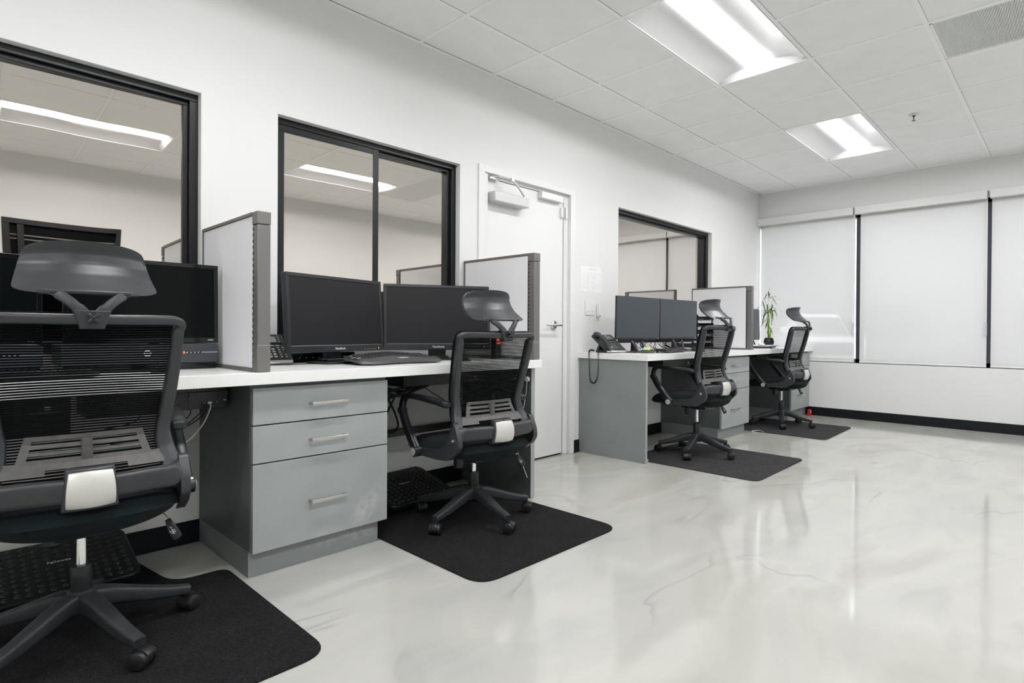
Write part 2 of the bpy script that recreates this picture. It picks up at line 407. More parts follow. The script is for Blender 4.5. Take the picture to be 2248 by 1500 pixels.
# cut tee lines out of fixtures: rebuild grid skipping fixture interiors
def seg_skip(mbx, x0, x1, y0, y1, z0, z1):
    mbx.box(x0, x1, y0, y1, z0, z1)
def lines(mbx, wd0, wd1, z0, z1):
    for x in xs[1:-1]:
        for j in range(len(ys)-1):
            cy = (ys[j]+ys[j+1])/2; a = cell(x-.1, cy); b = cell(x+.1, cy)
            A = (a[0], a[1]-1); B = (b[0], b[1]-1)
            if A in LIGHTCELLS and B in LIGHTCELLS: continue
            mbx.box(x+wd0, x+wd1, ys[j+1], ys[j], z0, z1)
    for y in ys[1:-1]:
        for i in range(len(xs)-1):
            cx = (xs[i]+xs[i+1])/2; a = cell(cx, y-.1); b = cell(cx, y+.1)
            A = (a[0], a[1]-1); B = (b[0], b[1]-1)
            if (A in VENT and B in VENT): continue
            mbx.box(xs[i], xs[i+1], y-(wd1 if wd0 > 0 else 0.0119), y-(wd0 if wd0 > 0 else -0.0119), z0+0.0003, z1-0.0003)
gr = MB(); lines(gr, -0.0115, 0.0115, ZC-0.001, ZC+0.0032)
for a in ((XL, XR, -0.022, 0), (XL, XR, YB, YB+.022), (XR-.022, XR, YB, 0), (XL, XL+.022, YB, 0)): gr.box(*a, ZC-0.002, ZC+0.0033)
struct(gr.build('trim_2', GRIDM, smooth_deg=0))
gp = MB(); lines(gp, 0.0115, 0.0130, ZC+0.0005, ZC+0.0028)
gp.box(XL, XR, -0.0245, -0.022, ZC+0.0002, ZC+0.0027)
struct(gp.build('trim_3', GAP, smooth_deg=0))

# baseboards (cove base with a small toe)
def baseboard(name, segs, axis, face, sgn):
    mb = MB()
    for a0, a1 in segs:
        for d, z0, z1 in ((0.004, 0, 0.10), (0.012, 0, 0.006), (0.008, 0.006, 0.012)):
            t0, t1 = sorted((face, face+sgn*d))
            mb.box(*((a0, a1, t0, t1) if axis == 'x' else (t0, t1, a0, a1)), z0, z1)
    return struct(mb.build(name, BLACKB, smooth_deg=0))
baseboard('baseboard_left', [(XL, 0.884), (0.872, 2.565), (3.585, XR)], 'x', 0.0, -1)
baseboard('baseboard_far', [(YB, 0.0)], 'y', XR, -1)
baseboard('baseboard_right', [(XL, XR)], 'x', YB, 1)

# ---- internal windows with mirrored glass
def window(name, x0, x1, z0, z1, mullion=None, rot=0.0, frame=0.045):
    y0, y1 = 0.042, 0.128
    root = bpy.data.objects.new(name, None); COL.objects.link(root); root.location = (x0, 0, z0); struct(root)
    W, H = x1-x0, z1-z0
    k = frame*.72; e = frame*.8; l = frame*.55; q = .0006
    f = MB(); f.box(0, W, y0, y1, H-k, H); f.box(0, W, y0, y1, 0, frame)
    f.box(0, l, y0, y1, frame, H-k); f.box(W-e, W, y0, y1, frame, H-k)
    f.box(l, W-e, y0+.022, y1, H-k-.018, H-k); f.box(W-e-.022, W-e, y0+.022, y1-q, frame, H-k-.018)
    f.box(l, l+.02, y0+.022, y1-q, frame, H-k-.018)
    f.build('window_frame', FRAMEB, root, bevel=0.002)
    cx = W/2
    g = MB(); g.box(-(W/2-.03), W/2-.03, -0.003, 0.003, 0.02, H-.02)
    if mullion is None:
        go = g.build('pane', MGLASS, root, smooth_deg=0); go.location = (cx, 0.098, 0); go.rotation_euler = (0, 0, rot)
    else:
        mx = mullion-x0
        s = MB(); s.box(l+q, mx-.018, y0+.004, y0+.021, H-k-.032, H-k-q); s.box(l+q, l+.028, y0+.004, y0+.021, .075, H-k-.032)
        s.box(mx-.018, mx+.018, y0+.004, y0+.021, frame+q, H-k-q); s.box(l+q, mx-.018, y0+.004, y0+.021, frame+q, .075)
        s.build('sliding_sash', FRAMEB, root, bevel=0.002)
        ga = MB(); ga.box(-(mx)/2+.03, mx/2-.012, -.003, .003, .04, H-k-.02)
        a = ga.build('pane', MGLASS, root, smooth_deg=0); a.location = (mx/2, y0+.014, 0); a.rotation_euler = (0, 0, rot)
        gb = MB(); gb.box(-(W-mx)/2, (W-mx)/2-.02, -.003, .003, .03, H-.03)
        b = gb.build('pane', MGLASS, root, smooth_deg=0); b.location = (mx+(W-mx)/2, 0.098, 0); b.rotation_euler = (0, 0, rot)
    return root
window('window_1', W1[0], W1[1], W1[2], W1[3], rot=-0.022)
window('window_2', W2[0], W2[1], W2[2], W2[3], mullion=1.815, rot=-0.014)
window('window_3', W3[0], W3[1], W3[2], W3[3], rot=0.0, frame=0.05)
# dark framed window in the opposite wall (seen mirrored)
wr = bpy.data.objects.new('window_4', None); COL.objects.link(wr); struct(wr); wr.location = (OW[0], YB, OW[2])
f = MB(); Wd, Hd = OW[1]-OW[0], OW[3]-OW[2]
for b in ((0, Wd, -.08, .012, Hd-.05, Hd), (0, Wd, -.08, .012, 0, .05), (0, .05, -.08, .012, .05, Hd-.05), (Wd-.05, Wd, -.08, .012, .05, Hd-.05), (.10, .15, -.08, .0, .05, Hd-.05)): f.box(*b)
f.build('window_frame', FRAMEB, wr, bevel=.002)
MB().box(0.02, Wd-.02, -.055, -.05, .02, Hd-.02).build('pane', SCRG, wr, smooth_deg=0)
f = MB()
for z in (Hd-.16, Hd-.20): f.box(.05, Wd-.05, -.049, -.044, z, z+.012)
f.build('blind_slat', POSTG, wr)
MB().box(Wd-.16, Wd-.14, -.01, .02, .6, .82).build('handle', WHITEP, wr, bevel=.004)

# ---- door
dr = bpy.data.objects.new('door_1', None); COL.objects.link(dr); struct(dr); dr.location = (0, 0, 0)
f = MB()
f.box(2.563, 2.617, -.012, .05, 0.001, 2.09); f.box(3.532, 3.588, -.012, .05, 0.001, 2.09); f.box(2.617, 3.532, -.012, .05, 2.043, 2.09)
f.box(2.612, 2.655, 0.001, .13, 0.001, 2.045); f.box(3.488, 3.537, 0.022, .13, 0.001, 2.045); f.box(2.64, 3.49, 0.022, .13, 2.022, 2.046)
f.build('door_frame', TRIMW, dr, bevel=.0025)
MB().box(2.657, 3.484, .032, .076, .012, 2.018).build('door_panel', TRIMW, dr, bevel=.002)
hb = MB(); hb.box(2.66, 3.48, .04, .07, .0005, .011); hb.build('door_sweep', BLACKB, dr)
h = MB(); h.cyl((3.378, .032, 1.018), (3.378, .020, 1.018), .034, .034, 32); h.cyl((3.378, .020, 1.018), (3.378, .014, 1.018), .033, .026, 32)
h.cyl((3.378, .016, 1.018), (3.378, -.028, 1.018), .0095)
h.loft([(3.412, -.030, 1.018), (3.38, -.032, 1.018), (3.31, -.031, 1.018), (3.235, -.026, 1.018)], [(.012, .02), (.014, .02), (.012, .017), (.011, .015)], p=4)
h.build('door_handle', SATIN, dr)
c = MB(); c.box(2.672, 3.012, -.052, .030, 1.852, 1.922)
clo = c.build('door_closer', mat('silver_grey_paint', (0.60, 0.60, 0.60), 0.35, metal=0.2), dr, bevel=.008, seg=3)
a = MB(); a.loft([(2.985, -.030, 1.928), (2.90, -.055, 1.975), (2.82, -.070, 2.012)], (.016, .007), p=4)
a.loft([(2.82, -.070, 2.020), (2.76, -.03, 2.030), (2.70, .012, 2.030)], (.022, .007), p=4)
a.cyl((2.82, -.070, 2.004), (2.82, -.070, 2.030), .013); a.box(2.67, 2.76, -.004, .03, 2.012, 2.024); a.cyl((2.985, -.030, 1.920), (2.985, -.030, 1.936), .012)
a.build('closer_arm', SATIN, dr)
MB().box(3.19, 3.44, -.012, .03, 1.968, 2.018).build('magnetic_lock', WHITEP, dr, bevel=.003)
MB().box(3.445, 3.468, .010, .032, 1.86, 1.94).build('door_sensor', WHITEP, dr, bevel=.003)
MB().box(3.486, 3.505, .0, .030, 1.855, 1.945).build('door_sensor', WHITEP, dr, bevel=.003)

# ---- exterior windows and blinds on the far wall
wf = bpy.data.objects.new('window_5', None); COL.objects.link(wf); struct(wf); wf.location = (XR, 0, 0)
f = MB()
for y in (-1.122, -2.272, -3.425): f.box(.030, .11, y-.032, y+.032, BW[2], BW[3])
f.box(.03, .11, BW[0], BW[1], BW[2], BW[2]+.05); f.box(.03, .11, BW[0], BW[1], BW[3]-.05, BW[3])
f.box(.03, .11, BW[0], BW[0]+.05, BW[2], BW[3])
f.build('window_frame', mat('dark_bronze_mullion', (0.02, 0.022, 0.03), 0.45), wf, bevel=.002)
segs = [(-1.078, 0.0), (-2.257, -1.090), (-3.42, -2.272), (-4.50, -3.435)]
lab = ['white roller blind nearest the corner, with the potted bamboo in front', 'white roller blind second from the corner, full width in view',
       'white roller blind third from the corner, cut by the right picture edge', 'white roller blind furthest from the corner on the window wall']
for k, (ya, yb) in enumerate(segs):
    t = thing('roller_blind', lab[k], 'blind', (XR+.008, (ya+yb)/2, 0.64), 0, 'white roller blinds on the window wall')
    hw = (yb-ya)/2
    v = MB(); v.box(-.083, -.009, -hw+.002, hw-.002, 1.665, 1.748); v.build('valance', VAL, t, bevel=.003)
    l = hw-.020 if k else hw-.030
    lo = -hw-.004 if k == 0 else -hw+.003; hi = hw-(.045 if k == 1 else (.014 if k > 1 else .026))
    MB().add([(-.0007, lo, .012), (-.0007, hi, .012), (-.0007, hi, 1.70), (-.0007, lo, 1.70)], [(0, 3, 2, 1)]).build('blind_fabric', BLIND, t, smooth_deg=0, fix=False)
    b = MB(); b.loft([(-.001, lo, .008), (-.001, hi, .008)], (.012, .016), p=4, n=12); b.build('hem_bar', WHITEP, t)
    if k in (0, 1):
        ch = MB(); ch.tube([(-.022, -hw+.006, 1.68), (-.022, -hw+.006, .9), (-.022, -hw+.006, .40)], .002, 6); ch.tube([(-.034, -hw+.006, 1.68), (-.034, -hw+.006, .9), (-.034, -hw+.006, .40)], .002, 6)
        ch.build('bead_chain', WHITEP, t)
        MB().box(-.042, -.012, -hw-.001, -hw+.014, .31, .45).build('chain_tensioner', mat('tensioner_grey', (0.55, 0.57, 0.6), 0.4), t, bevel=.003)

# ---- outside: asphalt, a parked white pickup
o = box('parking_lot', (XR+.16, 45, -25, 20, -.35, -.25), ASPH); struct(o)
bd = thing('sky_blocker', 'unseen tall building added to block the sky behind the blinds', 'building', (30.0, 5.0, -.25))  # added building, tall enough to block the sky seen through the blinds
MB().box(0, 6, -30, 26, 0, 11.6).build('wall', mat('sky_blocker_grey', (0.20, 0.20, 0.205), 0.9, var=0.08, vscale=2), bd)
for yy in range(-18, 16, 5): MB().box(-.04, .0, yy, yy+1.9, 1.1, 2.6).build('window', TRUCKD, bd)
MB().box(-.3, .0, -30, 26, 11.3, 11.8).build('roof_edge', GRIDM, bd)
tr = thing('pickup_truck', 'white pickup truck parked outside, faint through the first blind', 'truck', (20.5, 3.42, -.25), math.radians(206))
b = MB(); b.prism([(-2.6, .45), (2.7, .45), (2.75, 1.0), (2.6, 1.12), (1.3, 1.2), (-.9, 1.2), (-2.6, 1.15)], -.95, .95, Matrix(((1, 0, 0, 0), (0, 0, 1, 0), (0, 1, 0, 0), (0, 0, 0, 1))))
b.build('body', TRUCKW, tr, bevel=.06, seg=3)
prof_ = [(-1.0, 1.12), (1.45, 1.12), (.75, 1.78), (.5, 1.86), (-.75, 1.86), (-.95, 1.75)]
yw = lambda z: .86-.24*(z-1.12)/.74
b = MB(); n_ = len(prof_); b.add([(x, -yw(z), z) for x, z in prof_]+[(x, yw(z), z) for x, z in prof_], [tuple(range(n_))[::-1], tuple(range(n_, 2*n_))]+[(k, (k+1) % n_, n_+(k+1) % n_, n_+k) for k in range(n_)])
b.build('cab', TRUCKW, tr, bevel=.08, seg=3)
b = MB(); b.add([(1.39, -.76, 1.19), (1.39, .76, 1.19), (.82, .60, 1.73), (.82, -.60, 1.73), (1.36, -.76, 1.17), (1.36, .76, 1.17), (.79, .60, 1.71), (.79, -.60, 1.71)], [(0, 1, 2, 3), (4, 7, 6, 5), (0, 4, 5, 1), (1, 5, 6, 2), (2, 6, 7, 3), (3, 7, 4, 0)]); b.build('windshield', TRUCKD, tr)
for sy in (-1, 1): MB().box(1.05, 1.15, sy*1.02-.12, sy*1.02+.12, 1.22, 1.42).build('side_mirror', TRUCKW, tr, bevel=.02)
MB().box(2.72, 2.78, -.6, .6, .62, .95).build('radiator_grille', TRUCKD, tr, bevel=.01)
for s in (-1, 1):
    b = MB(); b.prism([(-.8, 1.20), (1.1, 1.20), (.95, 1.36), (-.78, 1.36)], s*.80, s*.845, Matrix(((1, 0, 0, 0), (0, 0, 1, 0), (0, 1, 0, 0), (0, 0, 0, 1)))); b.build('side_window', TRUCKD, tr)
    for x in (-1.7, 1.75):
        b = MB(); b.cyl((x, s*.72, .38), (x, s*.96, .38), .38, n=32); b.build('wheel', WHEEL, tr, bevel=.03)

# ------------------------------------------------------------------ ceiling fixtures
def troffer(x0, y1, label):
    L, Wd = 2*G, G; t = thing('ceiling_light', label, 'ceiling light', (x0+G, y1-G/2, ZC), 0, 'recessed ceiling light panels')
    hx, hy = L/2-.012, Wd/2-.012
    def prof(s):   # s -1..1 across y: height of reflector
        a = abs(s); return 0.056*max(0, 1-((a-.22)/.78)**2) if a > .22 else .056
    m = MB(); ss = [-1+2*k/32 for k in range(33)]
    vs = []; fs = []
    for x in (-hx+.035, hx-.035):
        for s in ss: vs.append((x, s*hy, prof(s)))
    n = len(ss)
    for k in range(n-1): fs.append((k, k+1, n+k+1, n+k))
    m.add(vs, fs)
    for sx in (-1, 1):      # sloping end plates
        v2 = [(sx*hx, s*hy, 0.0) for s in ss] + [(sx*(hx-.035), s*hy, prof(s)) for s in ss]
        m.add(v2, [(k, k+1, n+k+1, n+k) for k in range(n-1)])
    for b in ((-hx-.001, hx+.001, hy-.004, hy+.001, -.002, .02), (-hx-.001, hx+.001, -hy-.001, -hy+.004, -.002, .02)): m.box(*b)
    m.build('reflector', REFL, t, fix=False)
    MB().box(-hx+.037, hx-.037, -.075, .075, .0500, .056).build('diffuser', DIFF, t, bevel=.004)
    bx = MB(); bx.box(-hx, hx, -hy, hy, .074, .115); bx.build('housing', GRIDM, t)
    return t
LL = {(-2, 1): 'large recessed ceiling light nearest the camera, cut by the top edge', (2, 1): 'smaller looking recessed ceiling light near the window wall',
      (-6, 1): 'recessed ceiling light over the left end of the room, out of frame', (-10, 1): 'recessed ceiling light at the far rear of the room, out of frame',
      (-6, 4): 'recessed ceiling light seen mirrored in the leftmost office window', (-2, 4): 'recessed ceiling light seen mirrored in the sliding office window',
      (2, 4): 'recessed ceiling light on the far side row near the window wall', (-10, 4): 'recessed ceiling light at the rear of the far row, out of frame'}
for (i, j), lb in LL.items(): troffer(GX+G*i, GY-G*j, lb)
vt = thing('return_air_grille', 'perforated grey return air grille in the ceiling at the top right', 'vent', (GX+G/2, GY-G*4, ZC))
m = MB(); hx = G/2-.013; hy = G-.013
n = 64
for k in range(n):
    x = -hx+2*hx*(k+.5)/n
    pass
for k in range(190):
    y = -hy+2*hy*(k+.5)/190; m.box(-hx, hx, y-.0019, y+.0019, .001, .006)
for b in ((-hx, hx, -hy, -hy+.012, -.001, .01), (-hx, hx, hy-.012, hy, -.001, .01), (-hx, -hx+.012, -hy, hy, -.001, .01), (hx-.012, hx, -hy, hy, -.001, .01)): m.box(*b)
m.build('grille', GRIDM, vt, smooth_deg=0)
b = MB(); b.box(-hx, hx, -hy, hy, .10, .11); b.build('duct_void', mat('duct_grey', (0.22, 0.215, 0.2), 0.8), vt)
b = MB()
for yy in (.0, -.28): b.box(-.17, .13, yy-.11, yy+.11, .03, .034)
b.build('damper_plate', mat('damper_white', (0.7, 0.7, 0.68), 0.6), vt)
def sprinkler(x, y, label):
    t = thing('fire_sprinkler', label, 'sprinkler', (x, y, ZC))
    m = MB(); m.lathe([(.0, .0), (.036, .0), (.036, -.002), (.030, -.006), (.016, -.008), (.014, .0)]); m.build('escutcheon', WHITEP, t)
    m = MB(); m.cyl((0, 0, 0), (0, 0, -.02), .009, .007); m.cyl((0, 0, -.02), (0, 0, -.045), .0028)
    for s in (-1, 1): m.tube([(s*.008, 0, -.015), (s*.013, 0, -.028), (s*.003, 0, -.044)], .002, 6)
    m.lathe([(.0, -.046), (.014, -.046), (.014, -.048), (0, -.048)]); m.build('sprinkler_head', mat('dull_brass', (0.16, 0.15, 0.13), 0.4, metal=0.8), t)
sprinkler(5.46, -1.945, 'small fire sprinkler head in the ceiling beside the further light')
sprinkler(1.75, -2.2, 'small fire sprinkler head in the ceiling, mirrored in the left window')

# ------------------------------------------------------------------ desks
ZT0, ZT1 = 0.757, 0.803
def worktop(x0, x1, label):
    o = box('worktop', ((x0-x1)/2, (x1-x0)/2, -.325, .325, 0, ZT1-ZT0), TOP, bevel=.0015); o.location = ((x0+x1)/2, -.3255, ZT0); tag(o, label, 'worktop'); return o
worktop(-1.6, 2.492, 'long white worktop under the left windows, near the camera')
worktop(3.640, XR-.0005, 'long white worktop in the far bay beside the window wall')
def panel(x0, x1, label, shoe=False):
    t = thing('end_panel', label, 'desk panel', ((x0+x1)/2, 0, 0)); h = (x1-x0)/2
    MB().box(-h, h, -.622, -.006, .0, ZT0).build('panel', LAMP if shoe else LAM_SHADE, t, bevel=.001)
    MB().box(-h, h, -.6235, -.6221, .002, ZT0-.002).build('edge_band', LAME, t)
    if shoe: MB().box(h+.0005, h+.055, -.60, -.585, .0, .02).build('floor_bracket', LAME, t, bevel=.001)
    return t
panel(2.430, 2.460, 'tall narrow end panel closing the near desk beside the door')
panel(3.660, 3.685, 'wide grey end panel of the far desk facing the door', True)
# scuff marks on the near cabinet: a lighter worn variant of the laminate
def scuffed(name, cx, cz, rad, col=(0.50, 0.51, 0.51), base=None):
    m = (base or LAM).copy(); m.name = name; nt = m.node_tree; N = nt.nodes; L = nt.links; b = N['Principled BSDF']
    src = b.inputs['Base Color'].links[0].from_socket
    tc = N.new('ShaderNodeTexCoord'); mp = N.new('ShaderNodeMapping'); mp.inputs['Location'].default_value = (-cx, 0, -cz)
    L.new(tc.outputs['Object'], mp.inputs['Vector'])
    n = N.new('ShaderNodeTexNoise'); n.inputs['Scale'].default_value = 35; n.inputs['Detail'].default_value = 6; L.new(tc.outputs['Object'], n.inputs['Vector'])
    s = N.new('ShaderNodeSeparateXYZ'); L.new(mp.outputs[0], s.inputs[0])
    def mth(op, a, b2):
        q = N.new('ShaderNodeMath'); q.operation = op
        for i, v in enumerate((a, b2)):
            if isinstance(v, (int, float)): q.inputs[i].default_value = v
            else: L.new(v, q.inputs[i])
        return q.outputs[0]
    sx = mth('MULTIPLY', mth('SUBTRACT', s.outputs[0], mth('MULTIPLY', s.outputs[2], 0.55)), 1.0/rad[0]); sz = mth('MULTIPLY', s.outputs[2], 1.0/rad[1])
    d = mth('ADD', mth('MULTIPLY', sx, sx), mth('MULTIPLY', sz, sz))
    f1 = mth('SUBTRACT', 1.0, d); f2 = mth('MULTIPLY', mth('MAXIMUM', f1, 0.0), mth('MAXIMUM', mth('SUBTRACT', mth('MULTIPLY', n.outputs['Fac'], 3.2), 1.15), 0.0))
    f3 = mth('MINIMUM', f2, 0.85)
    mx = N.new('ShaderNodeMix'); mx.data_type = 'RGBA'; L.new(f3, mx.inputs[0]); L.new(src, mx.inputs[6]); mx.inputs[7].default_value = (*col, 1)
    L.new(mx.outputs[2], b.inputs['Base Color']); return m
def handle(parent, x, z):
    m = MB(); m.box(x-.080, x+.080, -.036, -.026, z-.006, z+.006); m.box(x-.080, x-.070, -.027, -.001, z-.005, z+.005); m.box(x+.070, x+.080, -.027, -.001, z-.005, z+.005)
    return m.build('handle', NICKEL, parent, bevel=.0012)
def cabinet(x0, label, hx=None, scuff=False):
    Wd = 0.605; t = thing('drawer_cabinet', label, 'cabinet', (x0, 0, 0), 0)
    MB().box(0, Wd, -.590, -.006, .102, ZT0-.001).build('carcass', LAM_SHADE, t, bevel=.0008)
    kick = scuffed('worn_kick_laminate', .50, .06, (.30, .035), (.36, .37, .37), LAMP) if scuff else LAMP
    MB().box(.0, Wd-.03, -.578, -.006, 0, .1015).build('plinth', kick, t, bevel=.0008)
    for z0, z1, zh in ((.5975, .7400, .666), (.4480, .5925, .517), (.1000, .4430, .263)):
        fm = scuffed('worn_drawer_laminate', .50, .085, (.075, .10)) if (scuff and z0 < .2) else LAM
        # drawer front's local origin: its own lower left so the wear pattern follows it
        d = MB().box(.004, Wd-.002, -.019, 0, 0, z1-z0).build('drawer', fm, t, bevel=.0012); d.location = (0, -.5925, z0)
        hh = handle(d, hx if hx else .308, zh-z0); hh.location = (0, -.019+.001, 0)
    return t
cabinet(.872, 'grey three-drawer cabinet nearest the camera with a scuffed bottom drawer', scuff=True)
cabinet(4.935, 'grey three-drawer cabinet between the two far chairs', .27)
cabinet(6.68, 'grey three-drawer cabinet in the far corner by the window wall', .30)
# divider screens
def divider(x0, label):
    t = thing('desk_divider', label, 'desk screen', (x0, 0, ZT1+.001), 0, 'grey desk dividers standing on the worktops'); H = .620; wd = .054
    MB().box(.006, wd-.006, -.575, -.012, .012, H-.012).build('fabric_panel', FABG, t, bevel=.004)
    m = MB(); m.box(0.004, wd, -.630, -.582, .012, H-.052); m.box(.002, wd+.001, -.631, -.58, H-.050, H); m.box(.003, wd, -.631, -.581, 0, .105); m.build('end_post', POSTG, t, bevel=.003)
    m = MB(); m.box(0, wd, -.581, -.006, H-.012, H); m.box(0, wd, -.581, -.006, 0, .012); m.box(0.002, wd-.002, -.012, -.004, 0, H); m.build('edge_trim', POSTG, t, bevel=.001)
    m = MB(); m.box(.008, wd-.008, -.583, -.574, .012, H-.012); m.build('slotted_channel', SLOTB, t)
    m = MB()
    for k in range(24):
        z = .03+k*.0235; m.box(.0018, .0045, -.5905, -.5865, z, z+.012)
    m.build('slot_strip', SLOTB, t)
    return t
divider(.880, 'tall grey desk divider between the two near workstations')
divider(2.438, 'grey desk divider at the door end of the near desk')
divider(5.528, 'grey desk divider between the two far workstations')

# ------------------------------------------------------------------ floor mats
def fillet(poly, rad, n=7):
    out = []; m = len(poly)
    for i in range(m):
        p = Vector(poly[i]).to_2d() if len(poly[i]) == 2 else Vector(poly[i][:2]); r = poly[i][2] if len(poly[i]) > 2 else rad
        a = Vector(poly[i-1][:2]); b = Vector(poly[(i+1) % m][:2]); u = (a-p).normalized(); v = (b-p).normalized()
        s, e = p+u*r, p+v*r
        for k in range(n+1):
            t = k/n; out.append(tuple((1-t)**2*s+2*t*(1-t)*p+t*t*e))
    return out
def floor_mat(poly, m, label, rad=.07):
    xs_ = [p[0] for p in poly]; ys_ = [p[1] for p in poly]; cx, cy = sum(xs_)/len(xs_), sum(ys_)/len(ys_)
    pl = [(p[0]-cx, p[1]-cy)+tuple(p[2:]) for p in poly]
    o = MB().prism(fillet(pl, rad), 0, .006).build('floor_mat', m, None, bevel=.002); o.location = (cx, cy, .0005); return tag(o, label, 'floor mat')
floor_mat([(-.35, -1.29), (.845, -1.285, .09), (.845, -.425, .05), (.655, -.425, .09), (.605, -.075, .06), (-.1, -.075, .06), (-.15, -.425, .09), (-.35, -.425)], MATC, 'black carpeted chair mat nearest the camera, under the left chair')
floor_mat([(1.462, -1.275, .10), (2.375, -1.275, .10), (2.375, -.12), (1.462, -.12)], MATC, 'black carpeted chair mat beside the near cabinet, second from camera')
floor_mat([(3.735, -1.415), (4.655, -1.405), (4.655, -.40), (3.735, -.40)], MATC_SHEEN, 'black chair mat, sheen painted in, beside the wide grey end panel')
floor_mat([(5.64, -1.27), (6.60, -1.245), (6.60, -.35), (5.64, -.35)], MATC_SHEEN, 'black chair mat, sheen painted in, furthest from the camera in the corner')

# ------------------------------------------------------------------ office chair
SIDE = [(.220, -.184, .490), (.212, -.158, .540), (.199, -.130, .585), (.192, -.112, .640), (.198, -.113, .690), (.205, -.127, .750), (.210, -.141, .800), (.214, -.154, .850), (.217, -.166, .900), (.219, -.178, .950)]
def side_at(z):
    for a, b in zip(SIDE, SIDE[1:]):
        if z <= b[2] or b is SIDE[-1]:
            t = (z-a[2])/(b[2]-a[2]); return a[0]+(b[0]-a[0])*t, a[1]+(b[1]-a[1])*t
def make_chair():
    root = thing('office_chair', '', 'chair')
    up = []   # upper parts whose height depends on the gas lift
    # --- star base
    def leg():
        m = MB(); pts = smooth([(.022, 0, .128), (.06, 0, .130), (.14, 0, .108), (.22, 0, .086), (.296, 0, .072)], 5)
        k = len(pts)-1; m.loft(pts, [(.058-.024*(i/k), .066-.038*(i/k)) for i in range(k+1)], n=16, p=4.5); return m
    base = MB()
    base.lathe([(0, .100), (.036, .100), (.040, .125), (.036, .160), (.030, .166), (0, .166)], n=32)
    hub = base.build('base_hub', PLASB, root)
    for k in range(5):
        a = 2*PI*k/5
        l = leg().build('base_leg', PLASB, hub); l.rotation_euler = (0, 0, a)
        c = MB(); c.cyl((0, 0, .075), (0, 0, .048), .009)
        arc = [(.014+.0285*math.cos(q), 0, .0265+.0285*math.sin(q)) for q in [math.radians(195-15*i) for i in range(12)]]
        c.loft(arc, (.030, .005), up=(0, 0, 1) if False else (.3, 0, .2), n=10, p=4)
        c.cyl((.014, -.012, .0265), (.014, .012, .0265), .024, n=20)
        co = c.build('caster', WHEEL, hub); co.location = (.284*math.cos(a), .284*math.sin(a), 0); co.rotation_euler = (0, 0, a+[.5, -.45, .25, -.6, .4][k])
        for s in (-1, 1):
            wv = MB(); X = Matrix.Rotation(-s*PI/2, 4, 'X')
            wv.lathe([(0, .0125), (.024, .0125), (.0264, .0145), (.0264, .0235), (.0245, .0275), (.019, .030), (.008, .0315), (0, .0315)], (.014, 0, .0265), 28, X)
            wv.build('wheel', WHEEL, co)
    hub['is_base'] = 1
    cc = MB(); cc.lathe([(0, .163), (.026, .163), (.0275, .20), (.0275, .236), (.025, .240), (0, .240)]); cc.build('column_cover', PLASD, root)
    st = MB(); st.lathe([(0, .238), (.0135, .238), (.0135, .352), (0, .352)]); up.append(st.build('gas_column', CHROME, root))
    mc = MB(); mc.box(-.07, .07, -.11, .10, .348, .385); mc.cyl((-.065, .04, .30), (-.065, .04, .36), .026, .026, 18); mc.cyl((0, 0, .335), (0, 0, .36), .03)
    mech = mc.build('tilt_mechanism', PLASD, root, bevel=.006); up.append(mech)
    # --- seat
    def squ(u, v): k = .30; return u*math.sqrt(1-k*v*v), v*math.sqrt(1-k*u*u)
    sm = MB(); nu, nv = 28, 28; T = []; B = []
    for i in range(nu+1):
        for j in range(nv+1):
            u, v = -1+2*i/nu, -1+2*j/nv; x, y = squ(u, v)
            e = (max(0, 1-abs(u)**7)*max(0, 1-abs(v)**7))**.5
            front = -.030*max(0, (v-.35)/.65)**2; zz = .428+front
            px, py = x*.262, .045+y*.285
            dish = -.012*(1-u*u)*(1-v*v)
            T.append((px, py, zz+.048*e+dish))
            B.append((px*(.97), py-.0, zz-.030*e-.035*e*(1-u*u)*(.8-.2*v)))
    nT = len(T); fs = []
    for i in range(nu):
        for j in range(nv):
            a, b, c, d = i*(nv+1)+j, (i+1)*(nv+1)+j, (i+1)*(nv+1)+j+1, i*(nv+1)+j+1
            fs += [(a, b, c, d), (nT+a, nT+d, nT+c, nT+b)]
    bd = [i*(nv+1) for i in range(nu+1)] + [nu*(nv+1)+j for j in range(1, nv+1)] + [i*(nv+1)+nv for i in range(nu-1, -1, -1)] + [j for j in range(nv-1, 0, -1)]
    for k in range(len(bd)):
        a, b = bd[k], bd[(k+1) % len(bd)]; fs.append((a, nT+a, nT+b, b))
    sm.add(T+B, fs); up.append(sm.build('seat', SEATF, root, smooth_deg=60))
    # --- side brackets running from the back frame under the seat to the arm joints
    for s in (-1, 1):
        m = MB()
        pts = smooth([(s*.232, -.168, .580), (s*.236, -.182, .515), (s*.241, -.165, .460), (s*.253, -.110, .416), (s*.270, -.030, .400), (s*.284, .045, .410)], 6)
        k = len(pts)-1
        m.loft(pts, [(.050+.022*math.sin(PI*min(1, i/k*1.3))-.014*(i/k), .024+.004*(i/k)) for i in range(k+1)], up=(s, 0, 0), n=16, p=4)
        # loft 'up' gives height across the bracket's outer face
        m = MB()
        poly = [(-.158, .574), (-.178, .574), (-.193, .545), (-.212, .503), (-.215, .463), (-.192, .430), (-.130, .392), (-.075, .389), (.009, .397), (.088, .398), (.092, .430), (.009, .431), (-.070, .440), (-.111, .462), (-.140, .491), (-.142, .530)]
        pf = fillet(poly, .012, 2); n_ = len(pf)
        def px_(y, o): t_ = max(0, min(1, (y+.16)/.22)); return s*(.236+.046*t_*t_*(3-2*t_)+o)
        cy_ = sum(q[0] for q in pf)/n_; 
        vs_ = [(px_(y, -.013), y, z) for y, z in pf]+[(px_(y, .013), y, z) for y, z in pf]
